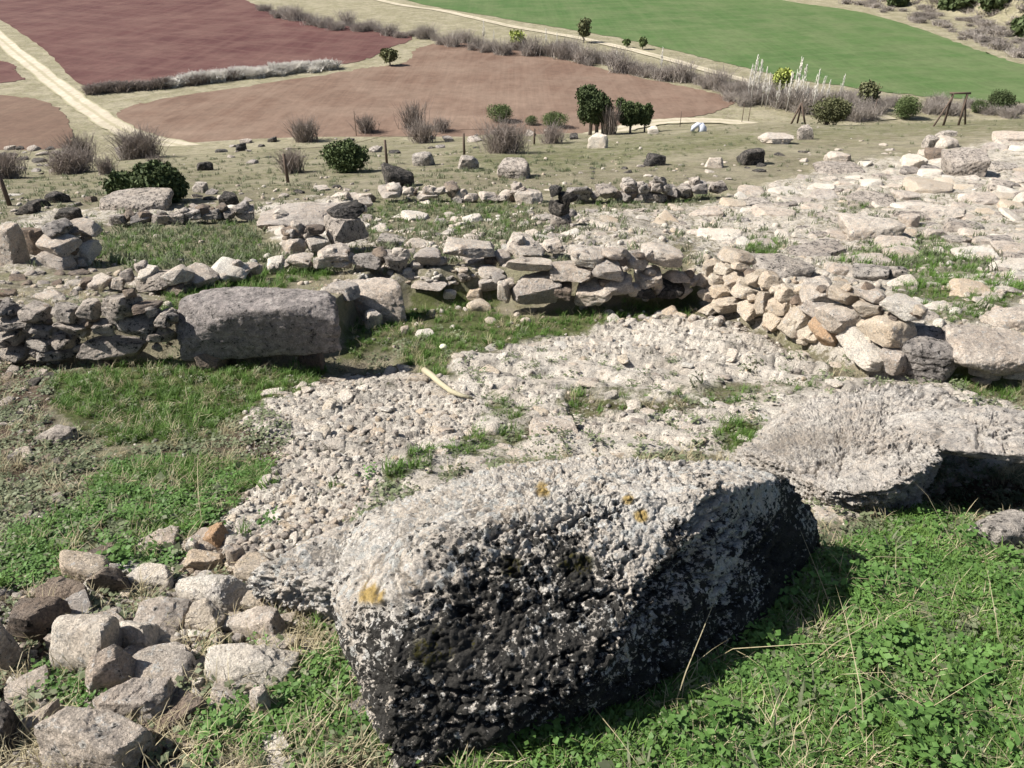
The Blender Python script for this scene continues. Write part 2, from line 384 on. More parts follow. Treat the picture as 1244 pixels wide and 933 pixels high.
def ground_mat():
    k = N('hillside_ground'); P = k.pos(); G = k.attr('grass'); RK = k.attr('rock'); V = k.attr('gravel'); SO = k.attr('soil')
    n0 = k.noise(.35, 4, .6, P); n1 = k.noise(3.1, 6, .65, P); n2 = k.noise(11, 7, .7, P, (3, 1, 7)); n3 = k.noise(34, 6, .7, P, (9, 4, 1)); n4 = k.noise(90, 4, .7, P)
    dry = k.mix(k.ramp(n2, (.35, 0), (.65, 1)), (.17, .145, .10), (.31, .275, .195))
    dry = k.mix(k.ramp(n1, (.42, 0), (.60, 1)), dry, (.20, .19, .11))
    dry = k.mix(k.math('MULTIPLY', k.ramp(n0, (.45, 0), (.6, 1)), .5), dry, (.34, .305, .225))
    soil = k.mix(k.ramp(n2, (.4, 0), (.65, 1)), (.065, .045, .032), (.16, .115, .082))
    grs = k.mix(k.ramp(n2, (.35, 0), (.7, 1)), (.075, .085, .032), (.135, .155, .055))
    rock = k.mix(k.ramp(n1, (.4, 0), (.6, 1)), (.68, .625, .545), (.60, .53, .45))
    rock = k.mix(k.ramp(n2, (.50, 0), (.58, 1)), rock, (.50, .455, .40))
    rock = k.mix(k.ramp(n3, (.56, 0), (.64, .8)), rock, (.64, .60, .54))
    bs = k.math('ADD', k.math('MULTIPLY', n2, .5), k.math('MULTIPLY', n3, .5))
    rock = k.mix(k.ramp(bs, (.55, 0), (.59, .9)), rock, (.08, .07, .055))
    pt = k.voro(44, P); rock = k.mix(k.ramp(pt, (.12, .7), (.25, 0)), rock, (.12, .10, .085))
    vd = k.n("TexVoronoi"); k.set(vd.inputs['Scale'], 34); k.set(vd.inputs['Vector'], P)
    peb = k.ramp(vd.outputs[0], (.32, 1), (.45, 0))
    pc = k.mix(vd.outputs[1], (.40, .35, .29), (.60, .56, .50))
    grav = k.mix(peb, soil, pc)
    nm = k.math('ADD', k.math('MULTIPLY', n1, .4), k.math('MULTIPLY', k.noise(5.2, 7, .75, P, (2, 9, 2)), .6))
    def m(a, nse, w=.25): return k.ramp(k.math('ADD', a, k.math('ADD', k.math('MULTIPLY', k.math('SUBTRACT', nse, .5), 1.8), k.math('MULTIPLY', k.math('SUBTRACT', nm, .5), 2.2))), (.46 - w * .5, 0), (.54 + w * .5, 1))
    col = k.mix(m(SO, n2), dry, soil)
    col = k.mix(m(V, n3), col, grav)
    col = k.mix(m(RK, n2), col, rock)
    col = k.mix(m(G, n2, .5), col, grs)
    n6 = k.noise(1.3, 8, .75, P, (7, 7, 7)); col = k.mix(1.0, col, k.ramp(n6, (.35, .68), (.5, 1.0), (.66, 1.2)), 'MULTIPLY'); col = k.mix(1.0, col, k.ramp(n4, (.36, .75), (.62, 1.15)), 'MULTIPLY')
    col = k.mix(k.math('MULTIPLY', k.ramp(k.noise(5.5, 7, .75, P, (1, 1, 4)), (.56, 0), (.63, .55)), k.math('SUBTRACT', 1.0, RK)), col, (.075, .075, .035))
    hh = k.math('ADD', n2, k.math('MULTIPLY', n3, .5))
    nr = k.bump(hh, .07, 1.0); nr = k.bump(k.math('MULTIPLY', peb, V), .010, .8, nr); nr = k.bump(n4, .016, .9, nr)
    return k.out(col, nr, .95)
M['ground'] = ground_mat()

# ---------------------------------------------------------------- the ground: one sheet to the horizon
rows = [-6, -4, -2.5, -1.2, -.3, .3, .7, .95]
for py in np.arange(965, 168, -2.0):
    rows.append(hit([W0 / 2], [py], base_z)[0, 1])
rows = np.array(sorted(set(np.round(rows, 4)))); rows = rows[rows < 44]
rows = np.concatenate([rows, np.linspace(44.5, 110, 90), np.geomspace(114, 2600, 90)])
cols = np.concatenate([-np.geomspace(4, .9, 26)[:-1], np.linspace(-.9, .9, 760), np.geomspace(.9, 4, 26)[1:]])
YY, CC = np.meshgrid(rows, cols, indexing='ij'); XX = CC * (np.maximum(YY, -.2) + 0.9)
ZZ = h_fine(XX, YY)
g_, r_, v_, s_ = zones(XX, YY, h_macro(XX, YY))
nr_, nc_ = XX.shape
I = np.arange(nr_ * nc_).reshape(nr_, nc_)
F = np.stack([I[:-1, :-1], I[:-1, 1:], I[1:, 1:], I[1:, :-1]], -1).reshape(-1, 4)
V = np.stack([XX, YY, ZZ], -1).reshape(-1, 3)
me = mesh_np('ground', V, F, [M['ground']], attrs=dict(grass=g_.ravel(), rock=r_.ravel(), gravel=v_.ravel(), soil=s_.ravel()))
ground = add('ground', me, kind='structure')
ground['label'] = 'dry stony hillside dropping to the valley floor'

# ---------------------------------------------------------------- stones
_ico = {}
def ico(n):
    if n not in _ico:
        b = bmesh.new(); bmesh.ops.create_icosphere(b, subdivisions=n, radius=1.0)
        _ico[n] = (np.array([v.co[:] for v in b.verts]), np.array([[v.index for v in f.verts] for f in b.faces])); b.free()
    U, F_ = _ico[n]; U = U / np.linalg.norm(U, axis=1)[:, None]; return U, F_
def poly_radius(U, Nn, Hh, p=14):
    d = U @ Nn.T; d = np.maximum(d, 1e-4) / Hh[None, :]
    return (d ** p).sum(1) ** (-1.0 / p)
def stone_verts(seed, sub=4, p=16, boxy=1.0, amp=.05, freq=2.2, rough=.5, cuts=9, dims=(1, 1, 1), jit=.16):
    rs = np.random.RandomState(seed)
    nn = []; hh = []
    for ax in range(3):
        for sg in (-1, 1):
            v = np.zeros(3); v[ax] = sg; v += rs.normal(0, jit, 3); nn.append(v / np.linalg.norm(v)); hh.append(rs.uniform(.82, 1.0))
    for _ in range(cuts):
        v = rs.normal(0, 1, 3); v /= np.linalg.norm(v); nn.append(v); hh.append(rs.uniform(.88, 1.18) * boxy)
    U, F_ = ico(sub)
    r = poly_radius(U, np.array(nn), np.array(hh), p)
    Vv = U * r[:, None]
    Vv = Vv / np.abs(Vv).max(0)
    o = rs.uniform(-50, 50, 3); D = np.array(dims) / max(dims)
    q = Vv * D * freq + o
    d = fbm(q[:, 0], q[:, 1], q[:, 2], oct=5 if sub > 4 else 3, seed=seed % 97, gain=.55)
    rg = fbm(q[:, 0] * 2.5, q[:, 1] * 2.5, q[:, 2] * 2.5, oct=3, seed=seed % 89 + 5, ridged=True) if sub > 3 else 0
    st = 0
    if sub > 3:   # bedding ledges and chipped edges
        ax = rs.normal(0, .35, 3) + np.array([0, 0, 1]); ax /= np.linalg.norm(ax); h_ = (Vv * D) @ ax * 5 + 1.2 * d + o[0]
        st = .035 * (sst(.0, .25, h_ % 1.0) - (h_ % 1.0))
        st = st + .05 * amp / .1 * fbm(q[:, 0] * 4, q[:, 1] * 4, q[:, 2] * 4, oct=3, seed=seed % 61, gain=.6)
    return Vv + U * (amp * d * 1.25 + amp * .8 * rough * rg + st)[:, None], F_
PROTO = {}
def proto(kind, i, sub=3):
    key = (kind, i, sub)
    if key not in PROTO:
        v, f = stone_verts(1000 + i * 7 + sub, sub=sub, p=[30, 60, 90][i % 3], amp=.10, freq=1.6, cuts=7 + i % 4)
        PROTO[key] = mesh_np('stone_shape', v, f, [M[kind]], smooth=True)
        PROTO[key].set_sharp_from_angle(angle=R(26))
    return PROTO[key]
def stone_size(x0, y0, x1, y1, c, depth=.8, hmul=1.0):
    """world width, depth and height for a picture box at contact point c"""
    dist = c[1] * CP - c[2] * SP; s = dist / FPX
    w = (x1 - x0) * s; vh = (y1 - y0) * s
    a = math.atan2(-c[2], c[1]); D = w * depth
    D = min(D, vh / max(math.sin(a), .2) * .72)
    Hh = math.sqrt(max(vh ** 2 - (D * math.sin(a)) ** 2, .3 * vh ** 2)) / math.cos(a) * 1.1 * hmul
    return w, D, Hh
def stone(x0, y0, x1, y1, kind='pale', name='rock', parent=None, rot=None, tilt=(0, 0), depth=.8, hmul=1.0, sink=.22, uniq=None, seed=None, p=None, boxy=1.0, amp=.10, mat=None, base=None, jit=.16, **k):
    seed = seed if seed is not None else int(x0 * 31 + y0 * 17 + x1) % 9973
    rs = random.Random(seed)
    by = y1 - (y1 - y0) * .12
    c = base if base is not None else at((x0 + x1) / 2, by)
    w, D, Hh = stone_size(x0, y0, x1, y1, c, depth, hmul)
    big = (x1 - x0)
    c = np.array(c) + np.array([0, D * .42, 0])
    if base is None: c[2] = h_macro(np.array([c[0]]), np.array([c[1]]))[0]
    sx, sy, sz = w / 2, D / 2, Hh / 2 * (1 + sink)
    sub = 4 if big < 45 else 5 if big < 90 else 6 if big < 180 else 7
    rz = rot if rot is not None else rs.uniform(-.35, .35)
    if big < 26:
        me = proto(kind, rs.randrange(12), 4)
    else:
        v, f = stone_verts(seed, sub=sub, p=p or rs.choice([30, 50, 80]), boxy=boxy, amp=amp, freq=2.0, dims=(sx, sy, sz), jit=jit)
        me = mesh_np(name, v, f, [M[mat or kind]])
        me.set_sharp_from_angle(angle=R(24))
    o = bpy.data.objects.new(name, me); link(o)
    dx_, dy_, dz_ = raydir((x0 + x1) / 2, (y0 + y1) / 2); q_ = c[1] / dy_
    qs = np.linspace(q_, q_ * .86, 29); gz = h_macro(dx_ * qs, dy_ * qs); okq = np.nonzero(dz_ * qs > gz + Hh * .05)[0]
    q_ = qs[okq[0]] if len(okq) else q_
    o.location = (dx_ * q_, dy_ * q_, dz_ * q_ - Hh * .06); o.scale = (sx * .95, sy * .95, sz * .88)
    o.rotation_euler = (tilt[0] + rs.uniform(-.06, .06), tilt[1] + rs.uniform(-.08, .08), rz)
    if parent is not None: child(o, parent)
    tag(o, **k); return o

# --- dry-stone walls: stones placed on a leaning wall face
def wall(label, foot, boxes, kind='pale', lean=.12, depth=.30, name='dry_stone_wall', group=None, kinds=None, cat='wall', round_=14):
    fp = hit([p[0] for p in foot], [p[1] for p in foot], h_macro)
    root = empty(name, tuple(fp.mean(0)), label=label, cat=cat, group=group)
    fx = [p[0] for p in foot]
    for b in boxes:
        x0, y0, x1, y1 = b[:4]; kd = b[4] if len(b) > 4 else kind
        cx, cy = (x0 + x1) / 2, (y0 + y1) / 2
        i = min(max(int(np.searchsorted(fx, cx)) - 1, 0), len(foot) - 2)
        A, B = Vector(fp[i]), Vector(fp[i + 1]); t = (B - A).normalized(); up = Vector((0, 0, 1))
        n = t.cross(up).normalized()
        if n.y > 0: n = -n
        n2 = (n + up * lean).normalized()
        d = Vector(tuple(float(q) for q in raydir(cx, cy)))
        s = (A - Vector((0, 0, 0))).dot(n2) / d.dot(n2); P = d * s
        g0 = h_macro(np.array([P.x]), np.array([P.y]))[0]
        dist = s; sw = (x1 - x0) * dist / FPX / max(.6, abs(t.x)) ** .5; sh = (y1 - y0) * dist / FPX * 1.04
        rs = random.Random(int(x0 * 13 + y0)); dep = max(min(sw, depth * 1.4), depth * .8) * rs.uniform(.9, 1.15)
        big = x1 - x0; seed = int(x0 * 31 + y0 * 17) % 9973
        if big < 30: me = proto(kd, rs.randrange(12), 4)
        else:
            v, f = stone_verts(seed, sub=4 if big < 60 else 5, p=rs.choice([26, 50, 80]), amp=.09, cuts=12, freq=2, dims=(sw, dep, sh)); me = mesh_np('stone', v, f, [M[kd]]); me.set_sharp_from_angle(angle=R(24))
        o = bpy.data.objects.new('stone', me); link(o)
        o.location = P - n * (dep * .38) + Vector((0, 0, 0)); o.scale = (sw / 2 * rs.uniform(.88, 1.02), dep / 2 * rs.uniform(.8, 1.1), sh / 2 * rs.uniform(.76, .9))
        o.rotation_euler = (rs.uniform(-.25, .25), rs.uniform(-.16, .16), math.atan2(t.y, t.x) + rs.uniform(-.35, .35))
        child(o, root)
    rs = random.Random(len(boxes)); xs0, xs1 = min(b[0] for b in boxes), max(b[2] for b in boxes)
    for b in list(boxes):   # smaller stones packed in behind the face
        for _ in range(2):
            cx, cy = rs.uniform(b[0], b[2]), rs.uniform(b[1], b[3]); i = min(max(int(np.searchsorted(fx, cx)) - 1, 0), len(foot) - 2)
            A, B = Vector(fp[i]), Vector(fp[i + 1]); t = (B - A).normalized(); n = t.cross(Vector((0, 0, 1))).normalized()
            if n.y > 0: n = -n
            n2 = (n + Vector((0, 0, 1)) * lean).normalized(); d = Vector(tuple(float(q) for q in raydir(cx, cy))); sct = A.dot(n2) / d.dot(n2); P = d * sct
            w = rs.uniform(11, 19) * sct / FPX
            o = bpy.data.objects.new('stone', proto(rs.choice([kind, 'brown', kind]), rs.randrange(12), 3)); link(o); o.location = P - n * (w * .5 + rs.uniform(0, .08)); o.scale = (w / 2 * 1.2, w / 2, w / 2 * .8)
            o.rotation_euler = (rs.uniform(-.4, .4), rs.uniform(-.4, .4), rs.uniform(-1, 1)); child(o, root)
    return root

wall('coursed wall of grey brown blocks at the far left, above the mossy hollow', [(-30, 446), (205, 450)],
     [(-24, 372, 15, 388), (15, 377, 54, 399), (55, 374, 91, 400), (89, 369, 117, 392), (117, 359, 163, 393), (-20, 386, 33, 404), (28, 396, 62, 413), (62, 394, 110, 414),
      (108, 393, 134, 413), (132, 386, 191, 410), (-15, 404, 27, 427), (84, 415, 170, 448), (165, 403, 203, 426), (26, 412, 60, 430), (58, 412, 88, 430), (-10, 426, 30, 444), (28, 428, 86, 446), (150, 372, 190, 388, 'brown'), (186, 380, 206, 404)],
     kind='grey', lean=.10)
wall('rough wall of blocks ending in a large squared block, behind the middle grass strip', [(596, 382), (740, 388), (845, 380)],
     [(616, 335, 680, 378), (603, 338, 620, 372), (605, 321, 671, 338), (665, 325, 724, 349), (692, 345, 747, 374), (690, 306, 735, 328), (714, 318, 768, 342), (738, 338, 774, 361),
      (764, 311, 793, 336), (788, 304, 838, 330), (776, 332, 814, 352), (812, 332, 842, 348), (672, 346, 696, 366, 'brown'), (770, 350, 800, 366, 'dark'), (800, 348, 840, 364, 'dark'), (736, 308, 764, 320)],
     kind='pale', lean=.2, depth=.34)
wall('broken retaining wall of cream stones stepping down to the right', [(846, 384), (950, 426), (1010, 452), (1075, 470)],
     [(862, 304, 905, 322), (849, 316, 864, 334), (864, 320, 884, 334), (884, 318, 900, 332), (869, 332, 897, 348), (897, 331, 916, 351), (856, 333, 870, 349), (856, 347, 877, 363), (877, 347, 909, 365),
      (858, 362, 888, 380), (888, 364, 914, 386), (912, 352, 929, 389), (914, 330, 938, 357), (920, 377, 942, 402), (935, 346, 957, 372), (939, 384, 965, 411), (930, 362, 950, 384), (948, 370, 974, 398), (956, 342, 999, 370, 'pale'),
      (965, 364, 1002, 388, 'pale'), (961, 398, 980, 417), (974, 386, 1012, 424, 'orange'), (993, 374, 1034, 412, 'pale'), (1012, 406, 1070, 449, 'white'), (1040, 384, 1093, 424), (1032, 370, 1064, 390),
      (1066, 366, 1111, 390, 'white'), (998, 352, 1034, 374), (1034, 352, 1064, 370, 'pale'), (843, 334, 857, 352), (846, 352, 858, 368), (850, 370, 866, 382), (1060, 424, 1092, 462, 'pale')],
     kind='cream', lean=.45, depth=.26)
wall('low row of rough stones crossing behind the long grey block', [(318, 334), (450, 334), (545, 330), (618, 322), (670, 318)],
     [(321, 316, 343, 333, 'white'), (344, 314, 377, 328), (377, 312, 401, 330), (388, 305, 424, 318), (400, 316, 427, 332), (427, 310, 464, 331, 'grey'), (464, 308, 501, 334, 'grey'), (501, 306, 542, 329),
      (544, 298, 607, 320), (604, 308, 622, 322), (618, 295, 667, 317), (663, 294, 688, 310)], kind='pale', lean=.25, depth=.3)
wall('tumbled front wall of the small grassed room', [(120, 358), (215, 362), (312, 342)],
     [(152, 334, 213, 360, 'grey'), (162, 330, 184, 343, 'white'), (209, 327, 242, 350), (127, 338, 148, 356), (236, 333, 274, 349), (274, 322, 307, 340, 'white'), (212, 348, 236, 360, 'brown'), (100, 342, 128, 354), (300, 320, 322, 336)],
     kind='pale', lean=.4, depth=.28)
wall('rear wall of the small grassed room, topped by flat slabs', [(122, 277), (205, 275), (310, 270)],
     [(128, 262, 156, 277), (155, 261, 183, 276), (182, 262, 204, 275), (203, 259, 225, 273), (223, 256, 248, 271), (247, 256, 272, 270), (271, 255, 290, 269), (288, 254, 310, 268)], kind='grey', lean=.2, depth=.45)
wall('stub of side wall on the left of the grassed room', [(66, 332), (130, 318)],
     [(68, 268, 101, 287, 'grey'), (101, 269, 127, 286), (69, 286, 98, 308), (96, 290, 128, 317, 'white'), (69, 306, 98, 331), (96, 314, 112, 328)], kind='pale', lean=.3, depth=.5)
wall('far low wall of squared little stones with an upright pillar at its left end', [(690, 248), (812, 248), (900, 240)],
     [(690, 229, 722, 244), (722, 227, 756, 244), (756, 224, 772, 235), (772, 224, 790, 236), (790, 223, 808, 236), (754, 235, 768, 247), (768, 236, 786, 248), (786, 236, 808, 248), (808, 226, 826, 240), (826, 226, 842, 240), (842, 222, 866, 238), (866, 222, 888, 236)],
     kind='grey', lean=.2, depth=.5)
rs_ = random.Random(5); bx = []
x = 402
while x < 655:
    wv = rs_.uniform(8, 30); t_ = rs_.uniform(230, 238); bx.append((x, t_, x + wv, t_ + rs_.uniform(6, 11), rs_.choice(['pale', 'grey', 'white']))); x += wv * rs_.uniform(.8, 1.7)
wall('long ruined foundation row below the dark domed boulder', [(400, 246), (660, 246)], bx, kind='pale', lean=.3, depth=.45)
bx = []
for x in range(60, 450, 20):
    pass

# thick cross wall right of the room: slabs on top and its end face
wall('thick cross wall of stacked limestone slabs beside the grassed room', [(308, 275), (345, 314), (450, 308)],
     [(312, 262, 326, 278, 'cream'), (320, 274, 336, 292, 'cream'), (328, 288, 345, 308, 'cream'), (334, 300, 348, 316, 'cream'), (345, 290, 372, 312), (370, 288, 398, 311), (345, 277, 372, 292, 'brown'), (370, 275, 397, 290, 'brown'),
      (395, 264, 448, 306, 'grey'), (312, 254, 330, 268), (402, 250, 446, 270, 'dark')], kind='pale', lean=.7, depth=.4)

LAND = [(316, 390, 'the long grey block'), (100, 400, 'the coursed left wall'), (455, 365, 'the pale overhanging boulder'), (650, 357, 'the large squared block'), (790, 335, 'the right end of the rough block wall'),
  (680, 255, 'the upright dark pillar'), (484, 216, 'the dark domed boulder'), (626, 207, 'the rounded lichen boulder'), (727, 172, 'the white cube boulder'), (795, 195, 'the small dark plateau block'), (912, 192, 'the knobbly black boulder'),
  (868, 198, 'the small pitted block'), (977, 162, 'the upright square block'), (575, 305, 'the grey hump in the low wall'), (220, 300, 'the grassed room'), (380, 280, 'the thick cross wall'), (160, 248, 'the broad fissured boulder'),
  (185, 230, 'the big juniper bush'), (68, 240, 'the dark triangular stone'), (35, 295, 'the left outcrop'), (420, 192, 'the bright green bush'), (614, 170, 'the rounded purple shrub'), (515, 160, 'the spreading purple shrub'),
  (372, 160, 'the reddish bare shrub'), (170, 180, 'the purple thicket'), (90, 195, 'the brown thicket'), (1020, 192, 'the pitted rock of the middle outcrop'), (1107, 198, 'the bright white boulder'), (1170, 200, 'the boulder with the triangular face'),
  (1220, 322, 'the bright white slab'), (1057, 335, 'the squat grey brown rock'), (1096, 347, 'the white slanting slab'), (1126, 424, 'the large domed boulder'), (1215, 354, 'the rounded bright stone'), (1230, 392, 'the slanting rock plate'),
  (1057, 282, 'the overhanging ledge'), (260, 655, 'the orange brown stone'), (185, 700, 'the bright white flat slab'), (48, 756, 'the big brown block'), (108, 788, 'the pale flat topped boulder'), (165, 860, 'the broad speckled rock'),
  (114, 905, 'the large lichen spotted rock'), (258, 722, 'the long rounded rock'), (303, 815, 'the flat outcrop slab'), (348, 879, 'the flat whitish stone'), (402, 738, 'the white rock at the boulder foot'), (672, 525, 'the pitted corner block'),
  (593, 524, 'the lumpy white stone'), (316, 767, 'the brown and grey rock'), (948, 100, 'the yellow green willow'), (709, 38, 'the leafy tree by the track'), (474, 70, 'the bush between the red fields'), (629, 50, 'the yellowish stream bush'),
  (588, 45, 'the first lone poplar'), (670, 58, 'the twin lone poplars'), (802, 82, 'the lone poplar by the track'), (1099, 131, 'the dark evergreen'), (1162, 134, 'the wooden gantry'), (1215, 125, 'the evergreen pair'), (1004, 135, 'the olive shrub'),
  (355, 20, 'the top of the red field'), (540, 50, 'the tip of the pale field'), (860, 110, 'the end of the pale field'), (750, 84, 'the bend of the farm track'), (1048, 117, 'the faint olive tree'), (190, 100, 'the left half of the dark red field'), (330, 90, 'the middle of the dark red field edge'), (115, 110, 'the white dirt road'), (395, 82, 'the inner tip of the red field'),
  (1161, 0, 'the round oak'), (1208, 0, 'the second oak'), (1245, 33, 'the oak at the edge'), (1089, 0, 'the small oak'), (1180, 55, 'the tan corner of the green field'), (1110, 30, 'the bend of the green field edge'), (1040, 12, 'the upper edge of the green field'), (1235, 72, 'the right end of the field edge')]
SEEN = {}
def near_label(px, py, what):
    L = sorted(LAND, key=lambda q: math.hypot(q[0] - px, (q[1] - py) * 1.6))[:2]
    a = L[0]; dx, dy = px - a[0], (py - a[1]) * 1.4
    rel = ('right of' if dx > 0 else 'left of') if abs(dx) > abs(dy) else ('in front of' if dy > 0 else 'behind')
    d = math.hypot(dx, dy); far = 'just ' if d < 28 else 'a little ' if d < 60 else 'well '
    l = f'{what} {far}{rel} {a[2]}'
    if l in SEEN:
        b = L[1]; l2 = f'{what} {rel} {a[2]}, towards {b[2]}'
        if len(l2.split()) <= 16: l = l2
    SEEN[l] = 1; return l
CN = dict(pale='pale grey', white='whitish', grey='grey', dark='dark', cream='cream', brown='brown', orange='orange')
# --- single rocks
GR = 'rocks lying on the hillside'
def rk(x0, y0, x1, y1, kind, label, **k):
    k.setdefault('group', GR); return stone(x0, y0, x1, y1, kind, name=k.pop('name', 'rock'), label=label, cat=k.pop('cat', 'rock'), **k)
# bottom left tumble
GB = 'tumbled rocks in the bottom left corner'
for a in [
    (66, 674, 142, 714, 'cream', 'smooth tan rock at the upper left of the foreground tumble', dict(depth=.7, p=10)),
    (117, 689, 160, 728, 'brown', 'dark brown slab leaning between the smooth tan rock and the white slab', dict(depth=.5, tilt=(0, -.6))),
    (138, 683, 230, 722, 'white', 'bright white flat slab in the foreground tumble', dict(depth=.6, tilt=(.1, -.18), hmul=.7)),
    (7, 718, 88, 795, 'brown', 'big dark brown angular block near the left edge', dict(depth=.9, p=30)),
    (45, 708, 112, 752, 'brown', 'dark wedge shaped rock behind the big brown block', dict(depth=.8)),
    (64, 746, 152, 832, 'white', 'pale boulder with a flat sunlit top beside the big brown block', dict(depth=.8, p=12)),
    (-28, 758, 26, 826, 'pale', 'rock cut off by the left edge below the brown block', {}),
    (138, 753, 208, 804, 'white', 'upturned slab right of the pale flat topped boulder', dict(tilt=(.2, -.35), depth=.6)),
    (112, 793, 154, 832, 'pale', 'small pale rock wedged against the pale boulder', {}),
    (106, 798, 174, 850, 'pale', 'thin slab standing on edge between pale boulder and speckled rock', dict(tilt=(0, -.5), depth=.4)),
    (104, 822, 224, 898, 'pale', 'broad speckled pale rock near the bottom left', dict(depth=.8)),
    (40, 868, 188, 950, 'pale', 'large grey rock cut by the bottom edge with pale lichen spots', dict(depth=.8)),
    (22, 864, 76, 902, 'pale', 'small pale rock above the large grey one at the bottom', {}),
    (-30, 866, 32, 928, 'dark', 'shadowed dark rock in the bottom left corner', {}),
    (209, 697, 306, 748, 'white', 'long rounded pale rock in the middle of the tumble', dict(tilt=(0, -.2), p=10)),
    (179, 729, 204, 746, 'pale', 'little pale rock left of the long rounded rock', {}),
    (225, 736, 277, 777, 'cream', 'pinkish cream rock below the long rounded rock', {}),
    (253, 746, 292, 770, 'white', 'small white slab on top of the pinkish cream rock', dict(tilt=(.2, -.2), hmul=.6)),
    (294, 719, 342, 752, 'cream', 'squarish cream rock left of the big lichen boulder', {}),
    (277, 746, 356, 788, 'pale', 'brown and grey rock with a dark end in the tumble', dict(tilt=(0, -.1))),
    (190, 774, 226, 800, 'cream', 'small cream rock between the upturned slab and flat outcrop', {}),
    (230, 778, 375, 850, 'white', 'flat pale outcrop slab beside the lichen boulder', dict(hmul=.7, depth=1.0, tilt=(.05, -.12))),
    (231, 825, 253, 847, 'white', 'white chip at the left foot of the flat outcrop slab', {}),
    (324, 866, 373, 892, 'white', 'flat whitish stone in the grass near the bottom', dict(hmul=.6)),
    (302, 840, 333, 880, 'pale', 'narrow pale stone standing in the grass near the bottom', {}),
    (243, 640, 279, 671, 'orange', 'orange brown stone perched above the cobbles', dict(tilt=(0, -.3))),
    (223, 668, 274, 696, 'cream', 'flat pinkish stone under the orange brown one', {}),
    (272, 662, 299, 696, 'pale', 'upright pale stone beside the flat pinkish stone', {}),
    (227, 656, 243, 676, 'white', 'little white stone left of the orange brown one', {}),
    (187, 645, 205, 664, 'white', 'lone white stone at the lower edge of the mossy hollow', {}),
    (380, 712, 424, 763, 'white', 'white rock against the left foot of the lichen boulder', {}),
    (420, 768, 446, 794, 'pale', 'small rock in the shade left of the lichen boulder', {}),
    (422, 810, 462, 842, 'cream', 'tan stone tucked under the left side of the lichen boulder', {}),
]:
    rk(*a[:6], group=GB, **a[6])
# left hollow
rk(42, 512, 104, 546, 'grey', 'dark capped flat stone in the earth of the left hollow', hmul=.7)
rk(6, 548, 28, 566, 'grey', 'small grey stone at the left edge of the hollow')
rk(16, 674, 42, 696, 'dark', 'dark slate like stone at the left edge above the brown block', hmul=.6)
# the long block
gc = hit([317], [449], base_z)[0]
blk = stone(214, 358, 426, 418, 'slabface', name='long_stone_block', rot=.03, tilt=(.04, .02), depth=.30, hmul=1.0, jit=.05, base=(gc[0], gc[1] + .02, gc[2]), seed=78, p=18, boxy=1.12, amp=.12,
            label='long squared grey block lying across the mossy hollow', cat='stone block')
rk(234, 424, 276, 454, 'brown', 'crumbly brown rubble stone propping the long grey block')
rk(360, 424, 396, 450, 'brown', 'rounded stone under the right end of the long grey block')
rk(418, 343, 498, 398, 'pale', 'pale overhanging boulder right of the long grey block', p=12, depth=.6)
rk(440, 378, 466, 402, 'pale', 'small stone under the pale overhanging boulder')
rk(395, 338, 440, 362, 'pale', 'flat slab bridging the long block and the pale boulder', hmul=.6)
rk(486, 396, 497, 408, 'cream', 'little tan pebble at the edge of the dark shadow')
rk(503, 400, 528, 411, 'white', 'white pebble on the grass beside the dark shadow', hmul=.6)
rk(537, 351, 555, 362, 'white', 'white stone lying above the middle grass strip')
rk(564, 362, 597, 380, 'cream', 'pair of joined cream stones left of the squared block', p=10)
rk(567, 350, 588, 364, 'cream', 'cream stone behind the joined cream stones')
rk(580, 337, 606, 352, 'pale', 'pale stone against the left end of the rough block wall')
rk(500, 338, 545, 354, 'pale', 'flat pale slab in the path behind the middle grass', hmul=.6)
# bedrock floor extras
rk(494, 455, 522, 475, 'cream', 'pinkish stone at the head of the curved branch')
rk(573, 511, 614, 537, 'white', 'lumpy white stone in the small grass patch of the rock floor', p=8)
rk(732, 473, 753, 492, 'white', 'white stone on the ledge of the bedrock floor')
rk(758, 487, 784, 504, 'white', 'white stone below the ledge of the bedrock floor')
rk(640, 508, 705, 540, 'pale', 'pitted corner block at the end of the bedrock slab', hmul=.9)
rk(312, 243, 420, 286, 'pale', 'broad flat slab capping the thick cross wall', depth=1.1, hmul=.7, p=24, seed=19)
